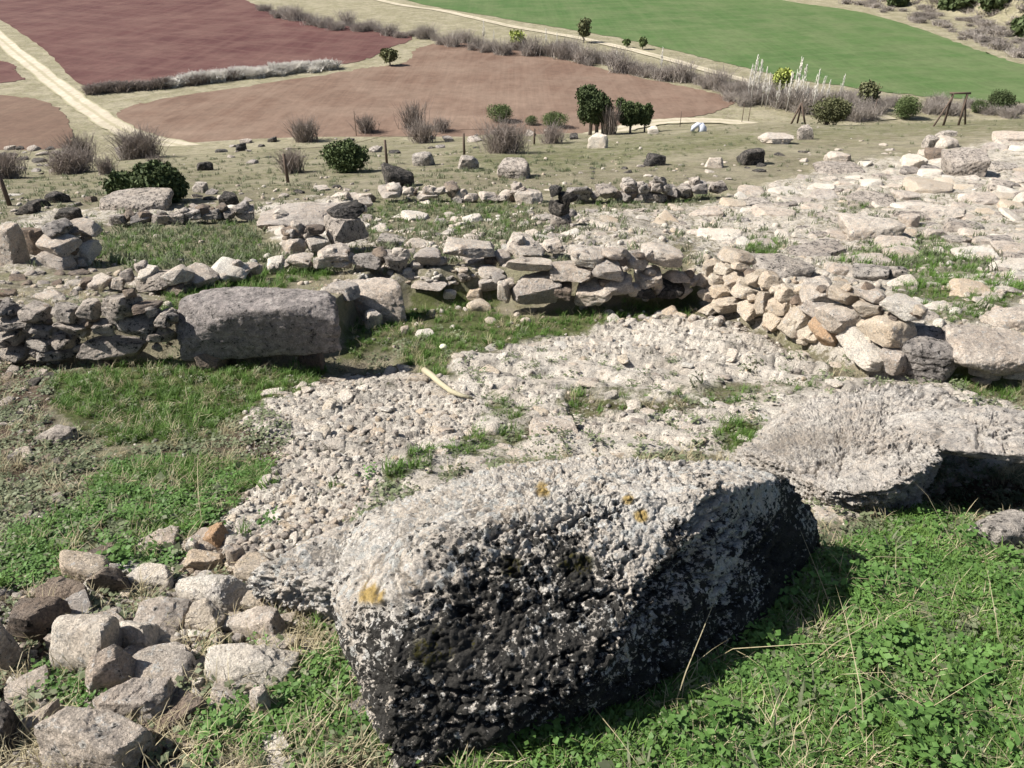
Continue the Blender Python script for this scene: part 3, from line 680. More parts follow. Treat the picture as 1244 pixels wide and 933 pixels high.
# upper plateau
GP = 'boulders on the upper plateau'
for a in [
    (714, 162, 740, 183, 'white', 'white cube like boulder with a black shaded side below the junipers', dict(p=30, depth=.9, seed=3)),
    (782, 187, 809, 204, 'dark', 'small dark block on the plateau right of the white cube', dict(p=26)),
    (462, 201, 506, 232, 'dark', 'dark domed boulder standing on the ruined foundation row', dict(p=10)),
    (604, 195, 649, 220, 'grey', 'rounded lichen boulder on the plateau above the pillar', dict(p=9)),
    (499, 186, 529, 204, 'grey', 'round mottled boulder right of the green bush', dict(p=8)),
    (554, 189, 583, 208, 'grey', 'low grey rock between two round boulders', {}),
    (896, 180, 929, 204, 'dark', 'knobbly black boulder on the right plateau', dict(p=10)),
    (856, 191, 880, 206, 'pale', 'small pitted pale block left of the knobbly black boulder', dict(p=24)),
    (968, 153, 987, 172, 'grey', 'upright square block on the ledge behind the black boulder', dict(p=30)),
    (920, 160, 966, 177, 'pale', 'flat ledge rock left of the upright square block', dict(hmul=.6)),
    (265, 235, 292, 253, 'dark', 'dark pointed rock behind the rear wall of the room', dict(p=26)),
    (233, 221, 251, 236, 'grey', 'small grey stone pair right of the big juniper bush', {}),
    (238, 196, 259, 209, 'dark', 'dark stone in the dry grass above the big juniper bush', {}),
    (286, 174, 301, 185, 'dark', 'little dark stone near the valley edge on the left', {}),
    (55, 232, 83, 249, 'dark', 'dark triangular stone on the left slope', dict(p=26)),
    (101, 238, 118, 247, 'brown', 'flat brown stone left of the big juniper bush', {}),
    (22, 245, 54, 264, 'dark', 'flat dark slab pile stone above the left outcrop', {}),
    (118, 232, 212, 262, 'grey', 'broad fissured boulder in front of the big juniper bush', dict(p=10, seed=41)),
    (68, 254, 100, 272, 'dark', 'dark block at the head of the side wall stub', {}),
    (-20, 274, 30, 330, 'pale', 'pale leaning outcrop rock cut by the left edge', dict(p=20)),
    (28, 276, 70, 318, 'brown', 'brown overhanging outcrop rock left of the wall stub', {}),
    (623, 231, 664, 250, 'pale', 'pale rounded rock left of the upright pillar', {}),
    (140, 176, 180, 196, 'grey', 'stone heap rock beside the purple thicket', {}),
    (786, 154, 800, 164, 'white', 'white stone at the foot of the right juniper', {}),
]: rk(*a[:6], group=GP, **a[6])
# rough upright pillar
pr = at(681, 276); root = empty('stone_pillar', tuple(pr), label='narrow upright pillar of stacked dark stones in the plateau ruins', cat='pillar')
for i, (y0, y1, w) in enumerate([(262, 280, 26), (248, 265, 22), (238, 251, 24), (231, 241, 16)]):
    sc_ = (pr[1] * CP - pr[2] * SP) / FPX; z = (276 - (y0 + y1) / 2) * sc_ / math.cos(R(20))
    o = add('stone', proto('dark' if i else 'grey', i, 4), loc=(pr[0] + [0, -.05, .06, -.1][i], pr[1] + .12, pr[2] + z), scale=(w * sc_ / 2, w * sc_ / 2, (y1 - y0) * sc_ * .62), rot=(0, .1 * i, i))
    child(o, root)
# right hand rocks
GQ = 'rocks on the right hand outcrop'
for a in [
    (914, 307, 992, 347, 'grey', 'flat grey green slab capping the retaining wall', dict(hmul=.8, depth=.8, p=26)),
    (953, 292, 1032, 318, 'grey', 'round ended grey slab behind the capping slab', dict(hmul=.55, depth=.8)),
    (1076, 394, 1176, 454, 'grey', 'large grey domed boulder at the right end of the retaining wall', dict(p=9, depth=.8, seed=55)),
    (1103, 375, 1139, 397, 'grey', 'dark sided stone above the large domed boulder', {}),
    (1003, 322, 1030, 341, 'pale', 'pale stone with a shaded right side behind the wall', {}),
    (1033, 322, 1080, 348, 'grey', 'squat grey brown rock in the grass behind the wall', {}),
    (1077, 326, 1101, 346, 'grey', 'narrow grey rock touching the squat one', {}),
    (1077, 337, 1116, 358, 'white', 'white slanting slab in the right hand grass', dict(tilt=(.1, -.2))),
    (1083, 296, 1110, 309, 'white', 'pale flat stone below the overhanging ledge', dict(hmul=.6)),
    (1019, 262, 1097, 300, 'pale', 'overhanging ledge rock with deep shade beneath', dict(p=16, depth=.6, seed=9)),
    (1091, 260, 1120, 280, 'pale', 'cubic rock at the right end of the overhanging ledge', {}),
    (1118, 275, 1150, 296, 'pale', 'lumpy rock in the grass right of the ledge', {}),
    (1146, 285, 1181, 301, 'grey', 'flat oval rock below its twin on the right', dict(p=9)),
    (1142, 270, 1176, 286, 'grey', 'flat oval rock above its twin on the right', dict(p=9)),
    (1178, 288, 1210, 303, 'pale', 'pinkish stone in the right hand rubble', {}),
    (1204, 292, 1262, 316, 'pale', 'layered pale rock touching the right edge', dict(hmul=.7)),
    (1198, 313, 1262, 334, 'white', 'bright white slab at the right edge', dict(hmul=.6)),
    (1170, 341, 1200, 357, 'white', 'bright stone in the grass below the white slab', {}),
    (1204, 346, 1227, 363, 'white', 'rounded bright stone near the right edge', dict(p=8)),
    (1228, 339, 1262, 352, 'cream', 'tan stone cut by the right edge', {}),
    (1121, 341, 1150, 357, 'pale', 'weathered stone in the middle of the right grass', {}),
    (1192, 374, 1264, 410, 'pale', 'slanting plate of rock by the right edge', dict(tilt=(.1, -.2))),
    (1148, 398, 1264, 456, 'pale', 'broad knobbly ledge right of the domed boulder', dict(p=9, hmul=.8, seed=61)),
    (1180, 455, 1206, 468, 'cream', 'tan flat stone in the grass right of the domed boulder', dict(hmul=.6)),
    (1143, 184, 1198, 220, 'grey', 'tilted boulder with a dark triangular face on the right skyline rocks', dict(p=22, tilt=(0, -.3), seed=14)),
    (1090, 189, 1123, 208, 'white', 'bright white boulder with a shaded right end', dict(seed=8)),
    (1121, 181, 1155, 198, 'brown', 'brown hollowed rock behind the bright white boulder', {}),
    (1133, 166, 1167, 183, 'pale', 'pale rounded rock on the right ridge', dict(p=10)),
    (1120, 164, 1148, 182, 'grey', 'grey rock left of the pale rounded rock', {}),
    (1138, 158, 1160, 167, 'grey', 'small rock behind the pale rounded rock', {}),
    (1080, 245, 1136, 257, 'white', 'long white ledge on the right slope', dict(hmul=.8)),
    (1084, 232, 1117, 248, 'pale', 'dome of pale rock behind the long white ledge', {}),
    (1170, 236, 1216, 254, 'pale', 'low rounded rock in the right hand field of stones', {}),
    (1200, 219, 1230, 235, 'grey', 'grey rock near the right edge, halfway up', {}),
    (1003, 184, 1034, 200, 'pale', 'pitted pale rock crowning the middle outcrop', {}),
    (985, 196, 1050, 215, 'grey', 'layered outcrop under the pitted pale rock', dict(hmul=.8)),
    (1208, 158, 1264, 176, 'pale', 'long flat rock at the right edge of the ridge', dict(hmul=.8)),
    (1232, 232, 1262, 254, 'white', 'bright rock cut by the right edge', {}),
]: rk(*a[:6], group=GQ, **a[6])

# --- bedrock pieces of the right outcrop, path and plateau: parts of the bedrock
bed = empty('bedrock_outcrop', tuple(at(1050, 300)), kind='structure'); bed['label'] = 'fissured pale bedrock breaking through the right hand slope'
def in_poly(px, py, pts):
    c = False; n = len(pts)
    for i in range(n):
        x0, y0 = pts[i]; x1, y1 = pts[(i + 1) % n]
        if (y0 > py) != (y1 > py) and px < (x1 - x0) * (py - y0) / (y1 - y0) + x0: c = not c
    return c
def fill(pts, n, wr, kinds, seed, asp=(.3, .5), minsep=.55):
    rs = random.Random(seed); out = []; tries = 0
    xs = [p[0] for p in pts]; ys = [p[1] for p in pts]
    while len(out) < n and tries < n * 30:
        tries += 1
        px, py = rs.uniform(min(xs), max(xs)), rs.uniform(min(ys), max(ys))
        if not in_poly(px, py, pts): continue
        k = (py - 60) / 260.0
        w = rs.uniform(*wr) * (rs.random() ** 1.5 * 1.1 + .6) * (0.55 + .45 * k)
        if any(abs(px - q[0]) < (w + q[2]) * .5 * minsep and abs(py - q[1]) < (w + q[2]) * .2 * minsep for q in out): continue
        out.append((px, py, w, w * rs.uniform(*asp), rs.choice(kinds)))
    return out
right_poly = [(850, 262), (900, 240), (960, 218), (1060, 212), (1130, 186), (1244, 168), (1260, 300), (1260, 460), (1180, 450), (1110, 370), (1040, 350), (1000, 320), (860, 300), (845, 300)]
PL = fill(right_poly, 240, (15, 46), ['pale', 'pale', 'grey', 'white', 'pale', 'cream'], 3)
hp = hit([p[0] for p in PL], [p[1] for p in PL], h_macro)
for p, c in zip(PL, hp):
    dist = c[1] * CP - c[2] * SP; s = dist / FPX; w = p[2] * s
    o = add('rock', proto(p[4], RNG.randint(12), 4 if p[2] > 24 else 3), loc=(c[0], c[1], c[2] + w * .02), scale=(w / 2, w * RNG.uniform(.3, .5), w * RNG.uniform(.13, .24)),
            rot=(RNG.uniform(-.1, .25), RNG.uniform(-.15, .15), RNG.uniform(-.5, .2)))
    child(o, bed)
# loose stones in rubble areas, singly
GL = 'loose limestone rubble scattered over the ruins'
STV = [stone_verts(5200 + i, sub=3, p=14, amp=.10) for i in range(8)]
def loose(pts, n, wr, kinds, seed, label, flat=.35, name='loose_stone', group=None, sep=.8, stuff=False):
    PL = fill(pts, n, wr, kinds, seed, minsep=sep); hp = hit([p[0] for p in PL], [p[1] for p in PL], h_macro); acc = []; MI = sorted(set(kinds))
    for p, c in zip(PL, hp):
        s = (c[1] * CP - c[2] * SP) / FPX; w = p[2] * s
        if stuff:
            v_, f_ = STV[RNG.randint(8)]; mt = np.array(Euler((RNG.uniform(-.3, .3), RNG.uniform(-.3, .3), RNG.uniform(0, 6))).to_matrix())
            acc.append(((v_ * np.array([w / 2, w * .4, w * flat * .5])) @ mt.T + np.array(c), f_, MI.index(p[4]))); continue
        add(name, proto(p[4], RNG.randint(12), 4 if p[2] > 30 else 3), loc=(c[0], c[1], c[2] + w * flat * .15), scale=(w / 2, w * RNG.uniform(.32, .5), w * flat * RNG.uniform(.7, 1.3) * .6),
            rot=(RNG.uniform(-.2, .2), RNG.uniform(-.2, .2), RNG.uniform(-3, 3)), label=near_label(p[0], p[1], ('larger ' if p[2] > wr[1] * .6 else 'small ') + CN[p[4]] + ' stone'), cat='stone', group=group or label)
    if stuff:
        off = 0; V_, F_, mi = [], [], []
        for v_, f_, m_ in acc: V_.append(v_); F_.append(f_ + off); mi += [m_] * len(f_); off += len(v_)
        me = mesh_np(name, np.concatenate(V_), np.concatenate(F_), [M[m_] for m_ in MI]); me.polygons.foreach_set('material_index', np.array(mi, np.int32))
        o = add(name, me, kind='stuff', label=label, cat='rubble')
loose([(440, 262), (640, 258), (840, 252), (845, 290), (700, 310), (600, 330), (560, 345), (430, 340), (460, 300)], 75, (10, 30), ['pale', 'white', 'pale', 'grey'], 11, 'small pale stone strewn between the plateau walls')
loose([(0, 335), (120, 330), (190, 345), (120, 360), (0, 375)], 26, (12, 30), ['pale', 'grey', 'brown'], 12, 'stone in the dry rubble strip above the left wall')
loose([(60, 690), (230, 650), (420, 690), (410, 780), (480, 860), (420, 925), (180, 930), (130, 840), (10, 860), (60, 800)], 55, (12, 30), ['pale', 'white', 'cream', 'brown', 'grey'], 13, 'small stones among the bottom left tumbled rocks')
loose([(60, 690), (230, 650), (420, 690), (410, 780), (480, 860), (420, 925), (180, 930), (130, 840), (10, 860), (60, 800)], 420, (5, 13), ['pale', 'white', 'cream', 'brown'], 113, 'fine rubble between the bottom left tumbled rocks', stuff=True, name='fine_rubble', sep=.5)
loose([(70, 700), (230, 660), (400, 690), (400, 770), (300, 860), (200, 870), (130, 800), (30, 850), (60, 780)], 18, (24, 40), ['white', 'pale', 'cream'], 213, 'medium stones filling the bottom left tumble', flat=.38)
loose([(0, 440), (70, 440), (60, 520), (120, 560), (60, 660), (0, 690)], 160, (5, 14), ['dark', 'brown', 'grey', 'pale'], 114, 'small dark stones on the bare earth at the left', stuff=True, name='earth_litter', sep=.5)
loose([(440, 262), (640, 258), (840, 252), (845, 290), (700, 310), (600, 330), (560, 345), (430, 340), (460, 300)], 260, (5, 12), ['pale', 'white', 'cream'], 115, 'fine pale rubble between the plateau walls', stuff=True, name='plateau_rubble', sep=.5)
loose(right_poly, 380, (5, 13), ['pale', 'white', 'cream', 'grey'], 116, 'fine rubble on the right hand outcrop', stuff=True, name='outcrop_rubble', sep=.5)
loose([(0, 262), (60, 245), (430, 226), (440, 242), (320, 252), (110, 262)], 30, (12, 26), ['grey', 'dark', 'pale'], 14, 'low stone along the edge of the left plateau')
loose([(700, 205), (900, 196), (1000, 178), (1060, 168), (1100, 175), (1060, 195), (980, 215), (880, 232), (720, 228)], 60, (6, 16), ['grey', 'pale', 'dark'], 15, 'little stones on the dry plateau', stuff=True, name='plateau_litter')
loose([(1010, 345), (1244, 330), (1244, 400), (1140, 400), (1060, 370)], 34, (8, 22), ['pale', 'white', 'cream'], 16, 'pale stone scattered in the right hand grass')
loose([(300, 170), (560, 166), (720, 150), (700, 175), (560, 188), (300, 200), (150, 215)], 36, (8, 22), ['dark', 'grey', 'grey'], 17, 'dark stone in the rough pasture under the valley edge')
loose([(0, 178), (80, 180), (85, 205), (40, 215), (0, 215)], 30, (10, 26), ['dark', 'grey'], 18, 'dark stone in the heap beside the left thicket')
loose([(640, 525), (860, 500), (900, 490), (880, 520), (760, 540), (660, 548)], 20, (8, 22), ['pale', 'white'], 19, 'pale stone in the rubble behind the lichen boulder')

# --- cobbled floor
def cobbles(pts, n, wr, seed): return fill(pts, n, wr, ['pale', 'white', 'white', 'cream'], seed, minsep=.42)
cob_poly = [(300, 500), (350, 478), (440, 462), (510, 460), (560, 500), (590, 525), (540, 540), (470, 575), (440, 620), (350, 690), (285, 690), (262, 650), (330, 585), (350, 545), (310, 535)]
cob_poly2 = [(640, 418), (760, 392), (850, 388), (940, 425), (900, 436), (760, 428), (640, 432)]
cobf = empty('cobbled_floor', tuple(at(430, 560)), kind='structure'); cobf['label'] = 'floor of small tilted cobbles beside the bedrock slab'
C1 = cobbles(cob_poly, 1250, (5, 17), 21) + cobbles(cob_poly2, 240, (5, 12), 22)
C1.sort(key=lambda q: -q[2])
hp = hit([p[0] for p in C1], [p[1] for p in C1], h_macro)
small_v, small_f = [], []; off = 0
SV, SF = zip(*[stone_verts(4000 + i, sub=2, p=50, amp=.08, cuts=5) for i in range(8)])
for i, (p, c) in enumerate(zip(C1, hp)):
    s = (c[1] * CP - c[2] * SP) / FPX; w = p[2] * s * (.8 if p[1] > 440 else .7)
    sc_ = (w / 2, w * RNG.uniform(.22, .45), w * RNG.uniform(.10, .22)); rt = (RNG.uniform(-.4, .5), RNG.uniform(-.45, .15), RNG.uniform(-.3, 1.1))
    lc = (c[0], c[1], c[2] + w * .06 + .012)
    if i < 300:
        o = add('cobble', proto(p[4], RNG.randint(12), 3), loc=lc, scale=sc_, rot=rt); child(o, cobf)
    else:
        mt = np.array(Euler(rt).to_matrix()); v = (SV[i % 8] * np.array(sc_)) @ mt.T + np.array(lc); small_v.append(v); small_f.append(SF[i % 8] + off); off += len(v)
o = add('small_cobbles', mesh_np('small_cobbles', np.concatenate(small_v), np.concatenate(small_f), [M['white']], smooth=False), kind='stuff'); child(o, cobf)

# ---------------------------------------------------------------- big sculpted boulders
def P3(px, py, z):
    dx, dy, dz = raydir(px, py); s = z / dz; return np.array([dx * s, dy * s, z])
def plane3(a, b, c, C):
    n = np.cross(b - a, c - a); n = n / np.linalg.norm(n); d = n @ (a - C)
    if d < 0: n, d = -n, -d
    return n, d
def big_rock(name, C, planes, sub=8, p=22, amp=.05, fine=.022, freq=2.2, seed=1, mat='boulder', label='', lich=None, spots=None, **k):
    U, F_ = ico(sub); Nn = np.array([q[0] for q in planes]); Hh = np.array([q[1] for q in planes])
    r = poly_radius(U, Nn, Hh, p); V_ = U * r[:, None] + C
    x, y, z = (V_ * freq).T
    d = amp * fbm(x, y, z, oct=4, seed=seed, gain=.5)
    mk = np.clip(.75 + 2.0 * fbm(x * 1.1, y * 1.1, z * 1.1, oct=2, seed=seed + 31), .35, 1.5)
    d = d - .04 * np.exp(-(fbm(x * .8, y * .8, z * 2.6, oct=6, seed=seed + 40, gain=.66) / .028) ** 2) - .012 * np.exp(-(fbm(x * 1.9, y * 1.9, z * 1.9, oct=5, seed=seed + 44, gain=.65) / .025) ** 2) + .03 * fbm(x * 2.2, y * 2.2, z * 3.4, oct=3, seed=seed + 50)
    d2 = fine * fbm(x * 6, y * 6, z * 8, oct=5, seed=seed + 3, gain=.65)
    d3 = -fine * .9 * np.clip(fbm(x * 9, y * 9, z * 11, oct=4, seed=seed + 8, gain=.65, ridged=True) - .14, 0, 1) * 2.5
    nn = np.array([Nn[np.argmax((U @ Nn.T) / Hh, axis=1)]])[0] * .6 + U * .4
    V_ = V_ + nn * (d + (d2 + d3) * mk)[:, None]
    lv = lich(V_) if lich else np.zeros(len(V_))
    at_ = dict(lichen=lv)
    for an, sp in (spots or {}).items():
        px, py = project(V_[:, 0], V_[:, 1], V_[:, 2]); wob = 1 + .5 * fbm(V_[:, 0] * 14, V_[:, 1] * 14, V_[:, 2] * 14, oct=3, seed=6) * 2
        at_[an] = np.max([1 - sst(.6, 1.1, np.hypot(px - a, (py - b_)) / (r0 * wob)) for a, b_, r0 in sp], axis=0) * (V_[:, 1] < C[1] + .25)
    me = mesh_np(name, V_ - C, F_, [M[mat]], attrs=at_)
    return add(name, me, loc=tuple(C), label=label, cat='boulder', **k)
def hull_planes(P):
    b = bmesh.new(); [b.verts.new(p) for p in P]; r_ = bmesh.ops.convex_hull(b, input=b.verts[:]); b.normal_update()
    C_ = np.mean(P, 0); out = []
    for f in b.faces:
        if f.calc_area() < 1e-6: continue
        n = np.array(f.normal); d = n @ (np.array(f.verts[0].co) - C_)
        if d < 0: n, d = -n, -d
        if not any(n @ q[0] > .995 for q in out): out.append((n, max(d, .05)))
    b.free(); return C_, out
def HP(rows_): return [P3(*r_) for r_ in rows_]
C, pl = hull_planes(HP([(510, 660, -1.80), (640, 622, -1.80), (865, 592, -1.84), (600, 562, -2.13), (700, 554, -2.12), (860, 553, -2.08), (384, 690, -2.36), (450, 622, -2.22), (960, 576, -2.14), (1000, 640, -2.5), (1004, 660, -2.75), (905, 775, -2.45), (925, 790, -2.75),
      (424, 745, -2.02), (462, 850, -2.14), (472, 950, -2.32), (480, 985, -2.6), (470, 815, -2.0), (700, 845, -2.12), (770, 862, -2.40), (690, 900, -2.6)]) + [np.array([0, 3.0, -2.85]), np.array([.9, 3.05, -2.85]), np.array([-.6, 2.6, -2.85])])
def lich_shade(V_):
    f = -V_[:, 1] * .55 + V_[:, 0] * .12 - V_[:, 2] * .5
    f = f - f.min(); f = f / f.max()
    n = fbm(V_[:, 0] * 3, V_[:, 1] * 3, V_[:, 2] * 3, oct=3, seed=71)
    rt = sst(.95, 1.25, V_[:, 0] - .25 * (V_[:, 1] - 2.4))  # extra black on the right face: lichen plus shade painted into the colour
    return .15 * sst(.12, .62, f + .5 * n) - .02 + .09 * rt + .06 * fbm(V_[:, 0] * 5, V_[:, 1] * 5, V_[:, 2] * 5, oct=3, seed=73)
big_rock('lichen_boulder', C, pl, label='huge foreground boulder crusted with black and white lichen', lich=lich_shade, amp=.04, fine=.036, seed=5, p=60,
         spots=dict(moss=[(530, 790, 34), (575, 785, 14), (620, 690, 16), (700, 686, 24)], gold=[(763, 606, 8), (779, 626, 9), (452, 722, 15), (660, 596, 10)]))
C5, pl5 = hull_planes(HP([(680, 552, -2.42), (560, 574, -2.40), (470, 606, -2.42), (390, 652, -2.28), (300, 690, -2.36), (286, 726, -2.52), (385, 748, -2.42), (450, 720, -2.12), (560, 640, -2.1), (640, 620, -2.1)]) + [np.array([0, 3.4, -3.1]), np.array([-.9, 2.5, -2.9]), np.array([0, 2.4, -2.9])])
big_rock('weathered_ledge', C5, pl5, label='pale weathered ledge running down left from behind the lichen boulder', sub=8, amp=.07, fine=.05, seed=25, p=24)
# right boulder
C2, pl2 = hull_planes(HP([(985, 480, -2.84), (1060, 463, -2.75), (1130, 462, -2.70), (1190, 491, -2.60), (900, 545, -2.86), (940, 562, -2.76), (1000, 600, -2.70), (1100, 590, -2.55), (1135, 562, -2.50), (1000, 640, -2.95), (1115, 622, -2.92), (930, 585, -2.98), (880, 560, -3.0), (1150, 560, -2.8)]) + [np.array([1.6, 4.6, -3.4]), np.array([3.0, 4.6, -3.4]), np.array([1.6, 3.4, -3.3])])
big_rock('outcrop_boulder', C2, pl2, mat='outcrop', label='wide grey outcrop boulder at the right, ending above the dark hollow', sub=8, amp=.045, fine=.055, seed=11, p=26)
C4, pl4 = hull_planes(HP([(1110, 498, -2.58), (1190, 490, -2.55), (1290, 498, -2.58), (1290, 556, -2.46), (1215, 532, -2.48), (1140, 548, -2.5), (1150, 556, -2.54), (1225, 546, -2.54), (1290, 570, -2.55)]) + [np.array([2.0, 4.1, -2.9]), np.array([3.4, 4.1, -2.9])])
big_rock('overhanging_boulder', C4, pl4, mat='outcrop', label='overhanging rock lip roofing the dark hollow at the right edge', sub=6, amp=.05, fine=.02, seed=15)
rk(1176, 616, 1262, 676, 'grey', 'rounded grey rock half sunk in grass below the dark hollow', p=9, hmul=.8)

# curved branch and the pale puffball
def tube(pts, rad, nseg=7):
    pts = np.array(pts, float); V_, F_ = [], []
    for i, p in enumerate(pts):
        t = pts[min(i + 1, len(pts) - 1)] - pts[max(i - 1, 0)]; t /= np.linalg.norm(t) + 1e-9
        a = np.cross(t, [0.13, .2, 1]); a /= np.linalg.norm(a); b = np.cross(t, a)
        r = rad[i] if hasattr(rad, '__len__') else rad
        for j in range(nseg):
            th = 2 * math.pi * j / nseg; V_.append(p + r * (math.cos(th) * a + math.sin(th) * b))
    for i in range(len(pts) - 1):
        for j in range(nseg):
            q = i * nseg; F_.append((q + j, q + (j + 1) % nseg, q + nseg + (j + 1) % nseg, q + nseg + j))
    n = len(V_); V_.append(pts[0]); V_.append(pts[-1])
    for j in range(nseg): F_.append((n, (j + 1) % nseg, j, n)); F_.append((n + 1, (len(pts) - 1) * nseg + j, (len(pts) - 1) * nseg + (j + 1) % nseg, n + 1))
    return np.array(V_), F_
def tubes_mesh(name, tubes, mat):
    V_, F_ = [], []; off = 0
    for v, f in tubes:
        V_.append(v); F_ += [tuple(i + off for i in q) if q[0] != q[3] else tuple(i + off for i in q[:3]) for q in f]; off += len(v)
    me = bpy.data.meshes.new(name); me.from_pydata(np.concatenate(V_).tolist(), [], F_); me.materials.append(mat)
    me.polygons.foreach_set("use_smooth", np.ones(len(me.polygons), bool)); me.update(); return me
def wood(name, a, b, sc=12):
    k = N(name); n = k.noise(sc, 6, .7); n2 = k.noise(sc * 5, 4, .6)
    return k.out(k.mix(n, a, b), k.bump(n2, .01, .8), .85)
M['branch'] = wood('bleached_wood', (.30, .27, .18), (.40, .36, .26)); M['post'] = wood('weathered_post', (.07, .05, .04), (.15, .11, .085)); M['bark'] = wood('grey_bark', (.16, .13, .11), (.26, .22, .19)); M['birch'] = wood('pale_bark', (.42, .40, .37), (.56, .54, .50))
bp = [at(x_, y_) + np.array([0, 0, z_ + .055]) for x_, y_, z_ in [(516, 462, .05), (526, 470, .055), (536, 479, .05), (548, 487, .04), (560, 491, .03), (574, 493, .02)]]
c0 = bp[0]; add('fallen_branch', tubes_mesh('fallen_branch', [tube(np.array(bp) - c0, [.028, .027, .024, .022, .018, .012], 9)], M['branch']), loc=tuple(c0), label='bleached curved branch lying beside the bedrock slab', cat='branch')
M['puff'] = wood('puffball_skin', (.62, .66, .42), (.70, .70, .50), 30)
cpf = at(539, 432); U_, F_ = ico(4); v = U_ * np.array([.036, .034, .026]) * (1 + .06 * noise(U_[:, 0] * 3, U_[:, 1] * 3, U_[:, 2] * 3))[:, None]
v[:, 2] = np.maximum(v[:, 2], -.018)
add('puffball', mesh_np('puffball', v, F_, [M['puff']]), loc=(cpf[0], cpf[1], cpf[2] + .10), label='pale yellow green puffball at the corner of the bedrock slab', cat='mushroom')

# ---------------------------------------------------------------- the valley: fields, tracks (sheets above the flat floor)
def flat_hit(px, py, z=-25.0):
    dx, dy, dz = raydir(px, py); s = z / dz; return np.array([dx * s, dy * s])
def densify(P, n=4):
    # Catmull-Rom closed
    P = np.array(P, float); out = []; m = len(P)
    for i in range(m):
        p0, p1, p2, p3 = P[i - 1], P[i], P[(i + 1) % m], P[(i + 2) % m]
        for j in range(n):
            t = j / n; out.append(.5 * ((2 * p1) + (-p0 + p2) * t + (2 * p0 - 5 * p1 + 4 * p2 - p3) * t * t + (-p0 + 3 * p1 - 3 * p2 + p3) * t ** 3))
    return np.array(out)
def sheet(name, pts, mat, dz, label):
    P = densify(pts, 14); rj = np.random.RandomState(len(name)); P = P + (rj.normal(0, 1, P.shape) * np.array([1.1, .35])) * np.clip(P[:, 1:] / 90 + .4, .4, 1.4); Wd = np.array([flat_hit(x_, max(y_, -60)) for x_, y_ in P])
    b = bmesh.new(); vs = [b.verts.new((x_, y_, -25 + dz)) for x_, y_ in Wd]; f = b.faces.new(vs)
    if f.normal.z < 0: f.normal_flip()
    bmesh.ops.triangulate(b, faces=b.faces[:]); me = bpy.data.meshes.new(name); b.to_mesh(me); b.free(); me.materials.append(mat)
    o = add(name, me, kind='structure'); o['label'] = label; return o
def field_mat(name, c1, c2, c3, ang, furrow=.5, fs=.9, lines=.0, ruts=False):
    k = N(name); P = k.pos(); n0 = k.noise(.018, 3, .6, P); n1 = k.noise(.09, 5, .65, P, (5, 5, 0)); n2 = k.noise(1.1, 6, .7, P)
    mp = k.n("Mapping"); k.set(mp.inputs[0], P); mp.inputs['Rotation'].default_value = (0, 0, ang); mp.inputs['Scale'].default_value = (1, .03, 1)
    st = k.noise(.28, 4, .6, mp.outputs[0]); fine = k.noise(fs * 2, 3, .6, mp.outputs[0])
    col = k.mix(k.ramp(n0, (.40, 0), (.60, 1)), c1, c2)
    col = k.mix(k.ramp(n1, (.42, 0), (.66, 1)), col, c3)
    col = k.mix(k.ramp(st, (.42, 0), (.62, .40)), col, c3)
    col = k.mix(1.0, col, k.ramp(fine, (.35, .93), (.65, 1.04)), 'MULTIPLY'); col = k.mix(1.0, col, k.ramp(n2, (.3, .9), (.7, 1.06)), 'MULTIPLY')
    n7 = k.noise(.5, 8, .8, P, (3, 3, 0)); col = k.mix(1.0, col, k.ramp(n7, (.38, .86), (.62, 1.12)), 'MULTIPLY')
    if lines:
        mp2 = k.n("Mapping"); k.set(mp2.inputs[0], P); mp2.inputs['Rotation'].default_value = (0, 0, ang)
        w = k.n("TexWave", wave_type='BANDS', bands_direction='X'); k.set(w.inputs['Vector'], mp2.outputs[0]); k.set(w.inputs['Scale'], .045); k.set(w.inputs['Distortion'], 2.5); k.set(w.inputs['Detail'], 3); k.set(w.inputs['Detail Scale'], .6)
        col = k.mix(k.math('MULTIPLY', k.ramp(w.outputs['Fac'], (.90, 0), (.98, 1)), lines), col, c3)
    if ruts:
        u = k.attr('across'); c_ = k.math('ABSOLUTE', u); mid = k.ramp(k.math('ADD', c_, k.math('MULTIPLY', k.math('SUBTRACT', n2, .5), .5)), (.10, 1), (.24, 0)); ed = k.ramp(k.math('ADD', c_, k.math('MULTIPLY', k.math('SUBTRACT', n7, .5), .8)), (.78, 0), (.95, 1))
        col = k.mix(k.math('MULTIPLY', mid, .55), col, (.24, .22, .13)); col = k.mix(k.math('MULTIPLY', ed, .8), col, (.22, .21, .12))
    return k.out(col, k.bump(fine, .12 * furrow, .6), .95)
M['red1'] = field_mat('dark_ploughed_soil', (.070, .027, .026), (.082, .034, .031), (.120, .064, .054), R(-60), lines=.35)
M['red2'] = field_mat('pale_ploughed_soil', (.128, .080, .058), (.152, .100, .074), (.185, .130, .098), R(15), lines=.3)
M['brown2'] = field_mat('brown_harrowed_soil', (.130, .086, .062), (.155, .104, .076), (.12, .075, .055), R(20), lines=.4)
M['green'] = field_mat('young_cereal', (.050, .100, .028), (.066, .114, .036), (.098, .132, .055), R(70), .3, lines=.35)
M['road'] = field_mat('white_dirt_road', (.44, .385, .30), (.50, .44, .35), (.36, .32, .24), R(20), .2, ruts=True)
M['verge'] = field_mat('tan_verge', (.24, .22, .14), (.20, .20, .12), (.30, .27, .18), R(0), .2)
sheet('ploughed_field', [(-140, -50), (300, -50), (290, -8), (330, 12), (400, 28), (500, 43), (470, 60), (440, 74), (390, 80), (300, 87), (200, 97), (108, 107), (58, 64), (0, 24), (-100, -25)], M['red1'], .06, 'dark red ploughed field in the upper left')
